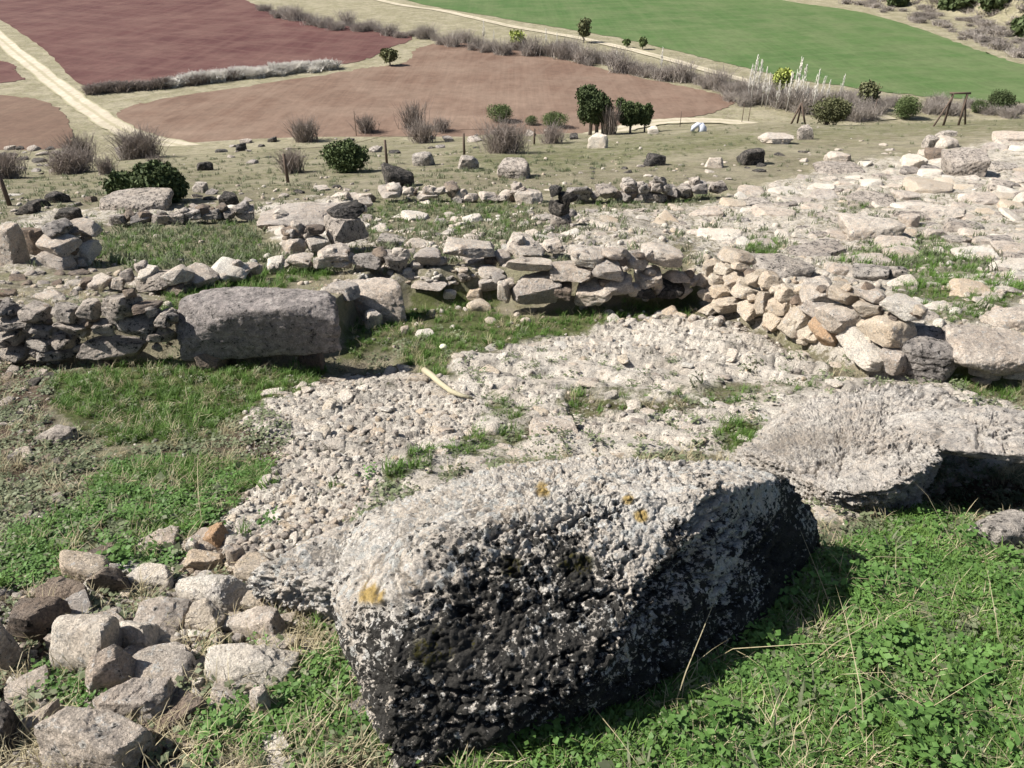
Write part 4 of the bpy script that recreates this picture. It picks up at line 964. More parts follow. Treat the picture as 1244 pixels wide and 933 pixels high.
sheet('pale_field', [(146, 136), (190, 122), (300, 105), (440, 84), (492, 76), (505, 60), (540, 53), (600, 56), (690, 74), (780, 95), (860, 112), (890, 124), (862, 138), (790, 150), (700, 168), (500, 182), (300, 186), (200, 172), (155, 156)], M['red2'], .06, 'pale red harrowed field in the middle of the valley')
sheet('brown_field', [(-140, 112), (0, 116), (60, 126), (84, 150), (84, 180), (50, 205), (-140, 215)], M['brown2'], .06, 'brown field beyond the left road')
sheet('corner_field', [(-140, 60), (0, 74), (20, 88), (14, 100), (-140, 104)], M['red1'], .06, 'small red field at the left edge')
sheet('green_field', [(380, -45), (420, -28), (500, 2), (620, 24), (760, 48), (870, 74), (960, 95), (1040, 107), (1120, 117), (1244, 125), (1400, 132), (1400, 104), (1244, 78), (1180, 58), (1110, 33), (1040, 14), (960, 2), (860, -20), (760, -45)], M['green'], .06, 'bright green cereal field filling the upper right')
def ribbon(name, pts, width, mat, dz, label, n=8, zf=None):
    P = np.array([flat_hit(x_, y_) for x_, y_ in pts]); out = []
    for i in range(len(P) - 1):
        p0 = P[max(i - 1, 0)]; p1 = P[i]; p2 = P[i + 1]; p3 = P[min(i + 2, len(P) - 1)]
        for j in range(n + (i == len(P) - 2)):
            t = j / n; out.append(.5 * ((2 * p1) + (-p0 + p2) * t + (2 * p0 - 5 * p1 + 4 * p2 - p3) * t * t + (-p0 + 3 * p1 - 3 * p2 + p3) * t ** 3))
    out = np.array(out); V_, F_, AC = [], [], []
    for i, p in enumerate(out):
        t = out[min(i + 1, len(out) - 1)] - out[max(i - 1, 0)]; t /= np.linalg.norm(t); nn = np.array([-t[1], t[0]])
        w = width / 2
        for sg in (-1, -.5, 0, .5, 1): V_.append((*(p + nn * sg * w * (1 + .16 * math.sin(i * 1.7 + sg * 2) * math.sin(i * .6))), -25 + dz)); AC.append(sg)
    for i in range(len(out) - 1):
        for j in range(4): F_.append((5 * i + j, 5 * i + j + 1, 5 * i + j + 6, 5 * i + j + 5))
    o = add(name, mesh_np(name, V_, F_, [mat], attrs=dict(across=AC)), kind='structure'); o['label'] = label; return o
ribbon('dirt_road', [(-150, -70), (-60, -8), (0, 47), (60, 96), (110, 134), (150, 159), (190, 172), (260, 184)], 3.3, M['road'], .12, 'white dirt road running down the left of the valley')
ribbon('farm_track', [(380, -30), (460, 0), (540, 14), (620, 32), (700, 46), (780, 64), (860, 86), (920, 102), (980, 116), (1040, 132), (1080, 146)], 2.6, M['road'], .12, 'pale farm track along the edge of the green field')
ribbon('valley_road', [(700, 170), (760, 156), (800, 149), (850, 147), (900, 150), (960, 160)], 2.8, M['road'], .12, 'pale road end behind the junipers')

# ---------------------------------------------------------------- vegetation
def leaf_mat(name, a, b, c=None, rough=.7):
    k = N(name); n = k.noise(6, 3, .6); n2 = k.noise(38, 2, .5)
    col = k.mix(k.ramp(n, (.35, 0), (.65, 1)), a, b); col = k.mix(k.ramp(n2, (.45, 0), (.6, .9)), col, c or b)
    oi = k.n("ObjectInfo").outputs['Random']; col = k.mix(1.0, col, k.ramp(oi, (0, .82), (1, 1.12)), 'MULTIPLY')
    return k.out(col, None, rough)
M['juniper'] = leaf_mat('juniper_needles', (.06, .09, .034), (.095, .13, .048), (.14, .175, .07))
M['juniper_dark'] = leaf_mat('dark_juniper_needles', (.036, .056, .022), (.062, .086, .034), (.10, .125, .05))
M['olive'] = leaf_mat('olive_scrub_leaves', (.085, .10, .045), (.12, .125, .06), (.16, .155, .08))
M['willow'] = leaf_mat('new_willow_leaves', (.20, .26, .05), (.28, .32, .08), (.34, .36, .12))
M['twig'] = leaf_mat('purple_brown_twigs', (.17, .14, .12), (.24, .20, .175), (.31, .265, .235))
M['twig_far'] = leaf_mat('stream_twigs', (.25, .215, .19), (.33, .29, .26), (.41, .37, .33)); M['twig_pale'] = leaf_mat('pale_dry_brush', (.60, .57, .52), (.70, .67, .62), (.75, .72, .66))
def crown_mesh(name, lobes, n, size, mat, seed=0, elong=1.6):
    """many leaf-sized faces through the volume of some lobes (centre, radii)"""
    rs = np.random.RandomState(seed); lob = np.array([[*c_, *r_] for c_, r_ in lobes]); vol = lob[:, 3] * lob[:, 4] * lob[:, 5]
    idx = rs.choice(len(lob), n, p=vol / vol.sum()); d = rs.normal(0, 1, (n, 3)); d /= np.linalg.norm(d, axis=1)[:, None]
    r = rs.uniform(.45, 1, n) ** .6; r *= 1 + .42 * noise(d[:, 0] * 2.2 + idx, d[:, 1] * 2.2, d[:, 2] * 2.2, seed=seed) + .25 * noise(d[:, 0] * 6, d[:, 1] * 6, d[:, 2] * 6, seed=seed + 1)
    P = lob[idx, :3] + d * lob[idx, 3:] * r[:, None]
    P = P[P[:, 2] > 0]; n = len(P)
    a = rs.normal(0, 1, (n, 3)) + np.array([0, 0, .8]); a /= np.linalg.norm(a, axis=1)[:, None]; b = np.cross(a, rs.normal(0, 1, (n, 3))); b /= np.linalg.norm(b, axis=1)[:, None]
    s = size * rs.uniform(.6, 1.4, n)[:, None]
    V_ = np.stack([P - b * s * .5, P + a * s * elong * .5, P + b * s * .5, P - a * s * elong * .5], 1).reshape(-1, 3)
    return mesh_np(name, V_, np.arange(4 * n).reshape(-1, 4), [mat], smooth=False)
def twig_mesh(name, h, w, n, mat, seed=0, r=.012, kinds=1, spread=1.0):
    rs = np.random.RandomState(seed); V_, F_ = [], []; off = 0; ends = []
    for i in range(n):
        b = rs.normal(0, .16 * w, 2); d = rs.normal(0, 1, 2); hh = h * rs.uniform(.45, 1.0); out = rs.uniform(.1, .6) * w * spread
        p0 = np.array([b[0], b[1], 0 if i % 3 else hh * rs.uniform(0, .4)]); dn = d / (np.linalg.norm(d) + .01)
        if i > 12 and i % 3 == 0:
            p0 = ends[rs.randint(len(ends))]; dn = dn * .8 + rs.normal(0, .5, 2); hh = min(h, p0[2] + h * rs.uniform(.05, .4)); out *= .6
        p1 = p0 + rs.normal(0, .03 * h, 3) + np.array([dn[0] * out * .45, dn[1] * out * .45, (hh - p0[2]) * .55]); p2 = p1 + np.array([dn[0] * out * .55, dn[1] * out * .55, (hh - p0[2]) * .45]) + rs.normal(0, .07 * h, 3); ends.append(p1)
        for q, (pt, rr) in enumerate(((p0, r), (p1, r * .7), (p2, r * .25))):
            for j in range(3):
                th = j * 2.094 + i; V_.append(pt + rr * np.array([math.cos(th), math.sin(th), 0]))
        for q in range(2):
            for j in range(3): F_.append((off + q * 3 + j, off + q * 3 + (j + 1) % 3, off + q * 3 + 3 + (j + 1) % 3, off + q * 3 + 3 + j))
        off += 9
    return mesh_np(name, V_, F_, [mat], smooth=False)
def px_scale(c): return (c[1] * CP - c[2] * SP) / FPX
def bush(x0, y0, x1, y1, mat, label, cat='bush', name='juniper_bush', n=2600, seed=0, lobes=None, group=None, leaf=.09, trunk=True):
    c = at((x0 + x1) / 2, y1 - 2); s = px_scale(c); w = (x1 - x0) * s; h = (y1 - y0) * s * 1.02
    root = empty(name, tuple(c), label=label, cat=cat, group=group)
    if lobes is None:
        rs = random.Random(seed + 3); lobes = [((rs.uniform(-.24, .24) * w, rs.uniform(-.2, .2) * w, h * rs.uniform(.35, .6)), (w * rs.uniform(.2, .3), w * rs.uniform(.2, .3), h * rs.uniform(.28, .4))) for _ in range(6)] + [((0, 0, h * .42), (w * .42, w * .36, h * .42))]
    else: lobes = [((a * w, b * w, c_ * h), (ra_ * w, rb_ * w, rc_ * h)) for a, b, c_, ra_, rb_, rc_ in lobes]
    add('crown', crown_mesh('crown', lobes, int(n * 3), leaf * .45 * max(w, .6) ** .5, M[mat], seed), parent=root)
    if trunk:
        tb = [tube([(0, 0, -.1), (dx * w * .3, 0, h * .3), (dx * w, dy * w, h * .62)], [.05 * w, .04 * w, .015 * w], 6) for dx, dy in ((.05, 0), (-.16, .1), (.2, -.08))]
        add('trunk', tubes_mesh('trunk', tb, M['bark']), parent=root)
    return root
bush(136, 200, 230, 248, 'juniper_dark', 'big dark juniper bush behind the broad fissured boulder', n=6500, seed=1, lobes=[(-.3, 0, .4, .2, .2, .35), (.12, 0, .5, .32, .3, .5), (.3, 0, .35, .2, .22, .35), (0, 0, .3, .3, .3, .3)])
bush(394, 172, 447, 211, 'juniper', 'bright green bush on the pasture beside the wooden posts', n=3800, seed=2)
bush(588, 127, 626, 150, 'juniper', 'small juniper at the near edge of the pale field', n=2200, seed=3)
bush(636, 141, 656, 154, 'juniper', 'tiny round juniper left of the group by the field', n=900, seed=4)
bush(656, 136, 692, 157, 'juniper', 'low juniper between the tiny round one and the tall tree', n=1800, seed=5)
def tree(x0, y0, x1, y1, mat, label, seed, n=5000, clear=.25, stems=((0, 0),)):
    c = at((x0 + x1) / 2, y1); s = px_scale(c); w = (x1 - x0) * s; h = (y1 - y0) * s
    root = empty('juniper_tree', tuple(c), label=label, cat='tree', group='junipers at the valley edge')
    rs = random.Random(seed); lobes = [((0, 0, h * .56), (w * .34, w * .33, h * .33))] + [((rs.uniform(-.28, .28) * w, rs.uniform(-.25, .25) * w, h * rs.uniform(.42, .82)), (w * rs.uniform(.08, .2), w * .16, h * rs.uniform(.1, .22))) for _ in range(12)]
    add('crown', crown_mesh('crown', lobes, int(n * 2.4), .07, M[mat], seed), parent=root)
    add('trunk', tubes_mesh('trunk', [tube([(dx * w, 0, -.15), (dx * w * .8, 0, h * .3), (dx * w * .5, .1, h * .7)], [.045 * w, .035 * w, .015 * w], 7) for dx, _ in stems], M['bark']), parent=root)
tree(694, 108, 750, 164, 'juniper_dark', 'tallest dark juniper with a clear trunk at the valley edge', 11, 7000, stems=((.05, 0), (.2, 0), (-.1, 0)))
tree(744, 121, 780, 162, 'juniper_dark', 'middle juniper of the group at the valley edge', 12, 3600, stems=((.1, 0),))
tree(768, 126, 795, 160, 'juniper_dark', 'right juniper of the group at the valley edge', 13, 2800, stems=((.05, 0),))
bush(1081, 116, 1116, 146, 'juniper', 'dark evergreen beside the wooden gantry', n=2400, seed=6, leaf=.11)
bush(980, 118, 1028, 152, 'olive', 'round olive green shrub behind the upright square block', n=3000, seed=7, name='olive_shrub', cat='shrub', leaf=.09)
bush(1196, 112, 1234, 139, 'juniper_dark', 'dark evergreen pair taller one at the right edge', n=2400, seed=8, leaf=.13)
bush(1178, 123, 1202, 139, 'juniper_dark', 'smaller dark evergreen left of the right edge pair', n=1400, seed=9, leaf=.13)
# bare shrubs on the near slope
def bare(x0, y0, x1, y1, label, seed, n=420, name='bare_shrub', mat='twig', r=.010, **k):
    c = at((x0 + x1) / 2, y1 - 2); s = px_scale(c); w = (x1 - x0) * s; h = (y1 - y0) * s * 1.05
    root = empty(name, tuple(c), label=label, cat='shrub', **k)
    add('twigs', twig_mesh('twigs', h, w * .9, n, M[mat], seed, r * max(1, c[1] / 28)), parent=root)
    return root
GS = 'bare purple shrubs on the pasture'
for i, a in enumerate([
    (582, 150, 646, 188, 'rounded bare purple shrub in front of the wooden posts', 900), (650, 152, 690, 176, 'thin bare shrub right of the rounded purple one', 300),
    (485, 126, 520, 158, 'upright feathery bare shrub at the field edge', 320), (432, 143, 460, 163, 'small dark bare shrub left of the feathery one', 360),
    (494, 148, 534, 174, 'spreading purple shrub below the feathery one', 520), (524, 146, 550, 162, 'purple shrub beside the spreading one', 300),
    (352, 146, 392, 174, 'reddish bare shrub at the valley edge', 520), (338, 184, 375, 212, 'bare shrub behind the leaning post', 480),
    (58, 180, 122, 213, 'wide brown thicket on the left slope', 900), (82, 165, 118, 200, 'taller part like shrub behind the brown thicket', 500), (140, 162, 204, 194, 'purple thicket at the foot of the left road', 1100),
    (118, 192, 144, 214, 'thin bare shrub between the two left thickets', 260), (-20, 186, 34, 218, 'bare thicket at the left edge', 700), (180, 190, 208, 214, 'bare twigs rising behind the big juniper', 260),
    (730, 132, 752, 166, 'bare shrub under the tallest juniper', 260)]):
    bare(*a[:4], a[4], 50 + i, a[5], group=GS)
# stream-side thicket in the valley: many single shrubs sharing a few shapes
def vfl(px, py): w_ = flat_hit(px, py); return np.array([w_[0], w_[1], -25.0])
SH = [twig_mesh('twigs', 2.9, 4.4, 330, M['twig_far'], 100 + i, .038) for i in range(5)]
GV = 'bare shrubs along the stream'
pathp = [(318, 12), (345, 18), (372, 24), (400, 30), (430, 35), (460, 40), (490, 44), (520, 47), (550, 52), (580, 57), (610, 62), (640, 64), (670, 67), (700, 71), (730, 77), (760, 84), (790, 90), (820, 96), (850, 103), (880, 110), (910, 118), (940, 124), (970, 132), (1000, 138), (1030, 142), (1060, 140)]
rs = random.Random(9)
for i in range(len(pathp) - 1):
    for j in range(4):
        t = j / 4; x_ = pathp[i][0] * (1 - t) + pathp[i + 1][0] * t; y_ = pathp[i][1] * (1 - t) + pathp[i + 1][1] * t + rs.uniform(-5, 4)
        c = vfl(x_, y_ + 2); sc_ = rs.uniform(.45, 1.15)
        add('stream_shrub', SH[rs.randrange(5)], loc=tuple(c), scale=(sc_, sc_, sc_ * rs.uniform(.8, 1.2)), rot=(0, 0, rs.uniform(0, 6)), label=near_label(x_, y_, 'bare purplish stream shrub'), cat='shrub', group=GV)
# scrubby bank right of the stream and behind
for i in range(46):
    x_ = rs.uniform(880, 1244); y_ = 116 + (x_ - 880) / 364 * 22 + rs.uniform(-6, 12)
    c = vfl(x_, y_); sc_ = rs.uniform(.45, .8)
    add('stream_shrub', SH[rs.randrange(5)], loc=tuple(c), scale=(sc_, sc_, sc_ * .8), rot=(0, 0, rs.uniform(0, 6)), label=near_label(x_, y_, 'low bare bank shrub'), cat='shrub', group='low shrubs under the green field')
# hedge of pale brush between the two red fields
BR = [twig_mesh('twigs', 1.5, 3.2, 420, M['twig_pale'], 200 + i, .09) for i in range(3)]; DK = [twig_mesh('twigs', 1.4, 2.8, 300, M['twig'], 210 + i, .07) for i in range(2)]
for i in range(66):
    t = i / 65; x_ = 112 + t * 290; y_ = np.interp(x_, [112, 200, 300, 400], [112, 105, 93, 83]) + rs.uniform(-1.5, 2); c = vfl(x_, y_)
    pale = x_ > 210 and rs.random() < (.5 + (x_ - 210) / 250)
    add('dry_brush' if pale else 'bramble', (BR if pale else DK)[rs.randrange(3 if pale else 2)], loc=tuple(c), scale=(1, 1, rs.uniform(.6, 1.1)), rot=(0, 0, rs.uniform(0, 6)),
        label=near_label(x_, y_, 'bleached hedge brush' if pale else 'dark hedge bramble'), cat='bush', group='pale hedge brush' if pale else 'dark hedge brambles')
# poplars: thin pale trunks with fine branches
def poplar(seed, h=7.0):
    rs = np.random.RandomState(seed); tb = [tube([(0, 0, -.1), (rs.normal(0, .12), 0, h * .5), (rs.normal(0, .25), 0, h)], [.10, .075, .04], 5)]
    br = []
    for i in range(60):
        z = h * rs.uniform(.3, .97); a = rs.uniform(0, 6.28); l = rs.uniform(.4, 1.1) * (1.15 - z / h)
        br.append(tube([(0, 0, z), (math.cos(a) * l * .6, math.sin(a) * l * .6, z + l * .9), (math.cos(a) * l * .8, math.sin(a) * l * .8, z + l * 1.9)], [.04, .03, .015], 3))
    return tubes_mesh('trunk', tb, M['birch']), tubes_mesh('branches', br, M['twig_pale'])
PP = [poplar(300 + i) for i in range(4)]
def put_poplar(x_, y_, hpx, i, label, group):
    c = vfl(x_, y_); s = px_scale(c); k = hpx * s / 7.0 * 1.15
    root = empty('poplar', tuple(c), label=label, cat='tree', group=group); root.scale = (k, k, k); root.rotation_euler = (0, .14 if x_ > 800 else 0, i)
    root.rotation_euler = (0, 0, i)
    add('trunk', PP[i % 4][0], parent=root); add('branches', PP[i % 4][1], parent=root)
for i, (x_, y_, h_) in enumerate([(912, 128, 50), (918, 126, 44), (925, 130, 40), (930, 132, 36), (942, 134, 30), (955, 136, 40), (963, 134, 52), (970, 132, 44), (985, 140, 46), (996, 126, 28), (1003, 128, 26), (1019, 126, 30), (908, 124, 38), (976, 136, 30), (950, 130, 26)]):
    put_poplar(x_, y_, h_, i, 'slender bare poplar with a whitish trunk in the grove by the stream', 'bare poplar grove')
for i, (x_, y_, h_) in enumerate([(588, 54, 24), (663, 62, 22), (676, 64, 20), (748, 84, 18), (802, 92, 28), (600, 56, 16)]):
    put_poplar(x_, y_, h_, i + 2, 'lone bare poplar rising from the stream thicket', 'bare poplars in the thicket')
def vtree(x0, y0, x1, y1, mat, label, seed, n=1200, leaf=.3):
    c = vfl((x0 + x1) / 2, y1); s = px_scale(c); w = (x1 - x0) * s; h = (y1 - y0) * s
    root = empty('valley_tree', tuple(c), label=label, cat='tree'); rs2 = random.Random(seed)
    lb_ = [((0, 0, h * .6), (w * .42, w * .42, h * .38))] + [((rs2.uniform(-.3, .3) * w, 0, h * rs2.uniform(.4, .85)), (w * .2, w * .2, h * .16)) for _ in range(5)]
    add('crown', crown_mesh('crown', lb_, n, leaf, M[mat], seed), parent=root); add('trunk', tubes_mesh('trunk', [tube([(0, 0, -.2), (0, 0, h * .6)], [.05 * w, .02 * w], 6)], M['bark']), parent=root)
vtree(934, 84, 962, 116, 'willow', 'yellow green willow coming into leaf among the bare poplars', 21, 1500)
vtree(618, 38, 640, 60, 'willow', 'yellowish bush in the stream thicket', 22, 700); vtree(700, 24, 718, 52, 'olive', 'small leafy tree standing beside the farm track', 23, 900)
vtree(462, 60, 486, 80, 'olive', 'dark green bush between the two red fields', 24, 900); vtree(775, 46, 786, 60, 'juniper', 'small dark bush at the edge of the green field', 25, 500); vtree(756, 48, 766, 58, 'juniper', 'tiny dark bush left of another at the green field edge', 26, 400)
vtree(1036, 100, 1064, 134, 'olive', 'faint olive tree below the green field', 27, 900)
# hillside shrubs beyond the field
def hm(px, py): return hit([px], [py], h_macro)[0]
for i, (x0, y0, x1, y1) in enumerate([(1140, -14, 1182, 12), (1190, -16, 1226, 13), (1228, 22, 1262, 44), (1078, -8, 1100, 8)]):
    c = hm((x0 + x1) / 2, max(y1, 1)); s = px_scale(c); w = (x1 - x0) * s; h = (y1 - y0) * s
    root = empty('hillside_oak', tuple(c), label=['round dark oak at the top of the far scrub slope', 'second dark oak right of the round one on the far slope', 'dark oak cut by the right edge on the far slope', 'small dark oak at the upper edge left of the others'][i], cat='tree')
    add('crown', crown_mesh('crown', [((0, 0, h * .45), (w * .5, w * .5, h * .5))], 1800, .8, M['juniper_dark'], 40 + i), parent=root)
    add('trunk', tubes_mesh('trunk', [tube([(0, 0, -.3), (0, 0, h * .5)], [.05 * w, .02 * w], 6)], M['bark']), parent=root)
SC = [twig_mesh('twigs', 1.1, 3.4, 200, M['twig_far'], 400 + i, .07) for i in range(3)]
pts = []
while len(pts) < 170:
    x_, y_ = rs.uniform(960, 1260), rs.uniform(-10, 78)
    if y_ < np.interp(x_, [960, 1040, 1110, 1180, 1244], [2, 10, 28, 53, 73]) - 1: pts.append((x_, y_))
hp = hit([p[0] for p in pts], [p[1] for p in pts], h_macro)
for c, p_ in zip(hp, pts):
    k_ = rs.uniform(.6, 1.4); add('hillside_scrub', SC[rs.randrange(3)], loc=tuple(c), scale=(k_, k_, k_), rot=(0, 0, rs.uniform(0, 6)), label=near_label(p_[0], p_[1], ('large' if k_ > 1.15 else 'tiny' if k_ < .8 else 'low') + ' grey scrub bush'), cat='shrub', group='scrub on the far slope')

# ---------------------------------------------------------------- fence posts, frame, tripod, barrel
def post(px, yb, yt, label, lean=(0, 0), r=.045):
    c = at(px, yb); s = px_scale(c); h = (yb - yt) * s / math.cos(R(16)) * .98
    v, f = tube([(0, 0, -.15), (lean[0] * h * .5, 0, h * .5), (lean[0] * h, lean[1] * h, h)], [r * 1.05, r, r * .9], 8)
    return add('fence_post', tubes_mesh('fence_post', [(v, f)], M['post']), loc=tuple(c), label=label, cat='post', group='wooden fence posts on the pasture')
posts = [post(12, 250, 210, 'fence post at the far left edge of the pasture', r=.05), post(350, 222, 188, 'fence post in front of a bare shrub'), post(470, 199, 171, 'fence post right of the green bush'), post(564, 188, 163, 'fence post beside the round mottled boulder'), post(649, 175, 157, 'short fence post behind the rounded purple shrub'),
         post(433, 165, 136, 'thin post against the pale field'), post(826, 154, 136, 'short post against the pale road'), post(901, 149, 127, 'left one of the two close posts before the grass bank'), post(909, 148, 131, 'right one of the two close posts before the grass bank'),
         post(1060, 145, 121, 'leaning post left of the dark evergreen', r=.05)]
c = at(1163, 152); s = px_scale(c); root = empty('wooden_gantry', tuple(c), label='tall wooden gantry with crossbar and slanting brace on the right ridge', cat='gantry')
def beam(a, b, r=.055, name='upright'): add(name, tubes_mesh(name, [tube([a, ((a[0] + b[0]) / 2, (a[1] + b[1]) / 2, (a[2] + b[2]) / 2), b], r, 8)], M['post']), parent=root)
X_ = lambda px: (px - 1163) * s
Hf = 37 * s
beam((X_(1146), 0, -.1), (X_(1147), 0, Hf)); beam((X_(1163), -.1, -.1), (X_(1164), 0, Hf * .98)); beam((X_(1146) - .12, 0, Hf), (X_(1164) + .15, 0, Hf), .05, 'crossbar')
beam((X_(1131), -.2, -.1), (X_(1147), 0, Hf * .85), .045, 'brace'); beam((X_(1177), .3, -.1), (X_(1165), 0, Hf * .66), .05, 'brace')
c = at(975, 150); s = px_scale(c); root = empty('wooden_tripod', tuple(c), label='small dark wooden tripod in front of the bare poplars', cat='tripod')
for a, b in ((-14, .0), (-4, .3), (2, -.2)): add('leg', tubes_mesh('leg', [tube([(a * s, b, -.05), (-6 * s, 0, 24 * s)], .05, 6)], M['post']), parent=root)
# wire between the posts
def fence_wire(i, j, hgt, label):
    a, b = Vector(posts[i].location), Vector(posts[j].location); L = []
    for q in range(9):
        t = q / 8; p_ = a.lerp(b, t); p_.z = a.z + (b.z - a.z) * t + hgt - .12 * math.sin(math.pi * t); L.append(np.array(p_) - np.array(a))
    add('fence_wire', tubes_mesh('fence_wire', [tube(L, .006, 4)], M['post']), loc=tuple(a), label=label, cat='wire')
for (i, j) in ((1, 2), (2, 3), (3, 4)): fence_wire(i, j, .95, 'sagging wire running on from the post %s' % ['', 'in front of the bare shrub', 'right of the green bush', 'beside the round mottled boulder'][i])
# overturned pale drum by the valley road
k = N('pale_blue_plastic'); M['drum'] = k.out(k.mix(k.noise(8), (.42, .45, .55), (.60, .62, .68)), None, .5)
c = at(848, 160); s = px_scale(c)
tb = [tube([(-7 * s, 0, .02), (-6 * s, 0, 5 * s), (-2 * s, 0, 8 * s), (4 * s, 0, 8 * s)], [.10, .12, .12, .1], 8), tube([(2 * s, 0, 9 * s), (5 * s, 0, 4 * s), (5 * s, 0, 0)], [.14, .2, .22], 8)]
add('bent_pipe', tubes_mesh('bent_pipe', tb, M['drum']), loc=tuple(c), label='pale bluish bent pipe sticking up by the end of the valley road', cat='pipe')

# ---------------------------------------------------------------- grass and herbs (stuff), instanced on points by geometry nodes
lib = bpy.data.collections.new('grass_shapes')
def blade_tuft(name, n, h, spread, mat, seed, w=.004, bend=.5):
    rs = np.random.RandomState(seed); V_, F_ = [], []; off = 0
    for i in range(n):
        a = rs.uniform(0, 6.28); b = rs.normal(0, spread * .3, 2); hh = h * rs.uniform(.5, 1.1); bd = hh * bend * rs.uniform(.3, 1.3); sd = np.array([-math.sin(a), math.cos(a), 0]); d = np.array([math.cos(a), math.sin(a), 0])
        for t, ww in ((0, 1), (.5, .8), (.85, .45)):
            p = np.array([b[0], b[1], 0]) + d * bd * t * t + np.array([0, 0, hh * (t - .25 * bend * t * t)])
            V_ += [p - sd * w * ww / 2, p + sd * w * ww / 2]
        V_.append(np.array([b[0], b[1], 0]) + d * bd + np.array([0, 0, hh * (1 - .3 * bend)]))
        F_ += [(off, off + 1, off + 3, off + 2), (off + 2, off + 3, off + 5, off + 4), (off + 4, off + 5, off + 6)]; off += 7
    me = bpy.data.meshes.new(name); me.from_pydata([tuple(v) for v in V_], [], F_); me.materials.append(mat); me.update(); return me
def leafy(name, n, h, spread, mat, seed, size=.012):
    rs = np.random.RandomState(seed); V_, F_ = [], []; off = 0
    for i in range(n):
        p = np.array([*rs.normal(0, spread * .4, 2), h * rs.uniform(.2, 1)]); a = rs.uniform(0, 6.28); tl = rs.uniform(-.5, .5); s_2 = size * rs.uniform(.6, 1.5)
        d = np.array([math.cos(a), math.sin(a), tl]); q = np.array([-math.sin(a), math.cos(a), rs.uniform(-.4, .4)])
        V_ += [p, p + d * s_2 * .5 + q * s_2 * .38, p + d * s_2 * 1.1, p + d * s_2 * .5 - q * s_2 * .38]; F_.append((off, off + 1, off + 2, off + 3)); off += 4
    me = bpy.data.meshes.new(name); me.from_pydata([tuple(v) for v in V_], [], F_); me.materials.append(mat); me.update(); return me
def gmat(name, a, b, c):
    k = N(name); n = k.noise(5, 3, .6); n2 = k.noise(60, 2, .5); oi = k.n("ObjectInfo").outputs['Random']
    col = k.mix(k.ramp(n, (.35, 0), (.65, 1)), a, b); col = k.mix(k.ramp(n2, (.45, 0), (.7, .7)), col, c); col = k.mix(1.0, col, k.ramp(oi, (0, .75), (1, 1.2)), 'MULTIPLY')
    m = k.out(col, None, .55)
    tr = k.n("BsdfTranslucent"); k.set(tr.inputs[0], col); mx = k.n("MixShader"); mx.inputs[0].default_value = .3; k.t.links.new(k.b.outputs[0], mx.inputs[1]); k.t.links.new(tr.outputs[0], mx.inputs[2]); k.t.links.new(mx.outputs[0], k.o.inputs[0]); return m
M['g1'] = gmat('green_grass_blades', (.075, .15, .03), (.12, .21, .045), (.17, .25, .07)); M['g2'] = gmat('clover_leaves', (.07, .15, .035), (.11, .20, .05), (.15, .25, .08))
M['g3'] = gmat('straw', (.36, .30, .18), (.46, .40, .26), (.52, .47, .33)); M['g4'] = gmat('grey_green_herb', (.12, .15, .075), (.17, .19, .11), (.22, .23, .15))
KIND = dict(
    grass=[blade_tuft('tuft', 22, .075, .05, M['g1'], i, .0042, .7) for i in range(3)],
    clover=[leafy('clover', 30, .045, .05, M['g2'], 10 + i, .014) for i in range(3)],
    straw=[blade_tuft('straw', 12, .09, .05, M['g3'], 20 + i, .0026, .9) for i in range(3)],
    herb=[leafy('herb', 26, .03, .05, M['g4'], 30 + i, .016) for i in range(2)],
    far=[blade_tuft('tuft', 16, .10, .12, M['g4'], 40 + i, .012, .6) for i in range(2)])
def scatter(name, kind, P, scl, label):
    me = bpy.data.meshes.new(name); me.vertices.add(len(P)); me.vertices.foreach_set('co', np.asarray(P, np.float32).ravel())
    n = len(P); a = me.attributes.new('scl', 'FLOAT', 'POINT'); a.data.foreach_set('value', np.asarray(scl, np.float32))
    a = me.attributes.new('rot', 'FLOAT_VECTOR', 'POINT'); rr = np.stack([RNG.uniform(-.35, .35, n), RNG.uniform(-.35, .35, n), RNG.uniform(0, 6.28, n)], 1); a.data.foreach_set('vector', rr.astype(np.float32).ravel())
    o = add(name, me, kind='stuff'); o['label'] = label; o['category'] = 'grass'
    col = bpy.data.collections.new(name + '_shapes')
    for i, m in enumerate(KIND[kind]): col.objects.link(bpy.data.objects.new('shape', m))
    g = bpy.data.node_groups.new(name, 'GeometryNodeTree'); g.interface.new_socket('Geometry', in_out='INPUT', socket_type='NodeSocketGeometry'); g.interface.new_socket('Geometry', in_out='OUTPUT', socket_type='NodeSocketGeometry')
    nd = g.nodes; i_ = nd.new('NodeGroupInput'); o_ = nd.new('NodeGroupOutput'); ip = nd.new('GeometryNodeInstanceOnPoints'); ci = nd.new('GeometryNodeCollectionInfo')
    ci.inputs[0].default_value = col; ci.inputs['Separate Children'].default_value = True; ip.inputs['Pick Instance'].default_value = True
    s1 = nd.new('GeometryNodeInputNamedAttribute'); s1.data_type = 'FLOAT'; s1.inputs[0].default_value = 'scl'; s2 = nd.new('GeometryNodeInputNamedAttribute'); s2.data_type = 'FLOAT_VECTOR'; s2.inputs[0].default_value = 'rot'
    mp = nd.new('GeometryNodeMeshToPoints')
    L = g.links.new; L(i_.outputs[0], mp.inputs[0]); L(mp.outputs[0], ip.inputs['Points']); L(ci.outputs[0], ip.inputs['Instance']); L(s1.outputs[0], ip.inputs['Scale']); L(s2.outputs[0], ip.inputs['Rotation']); L(ip.outputs[0], o_.inputs[0])
    md = o.modifiers.new('grass', 'NODES'); md.node_group = g; return o
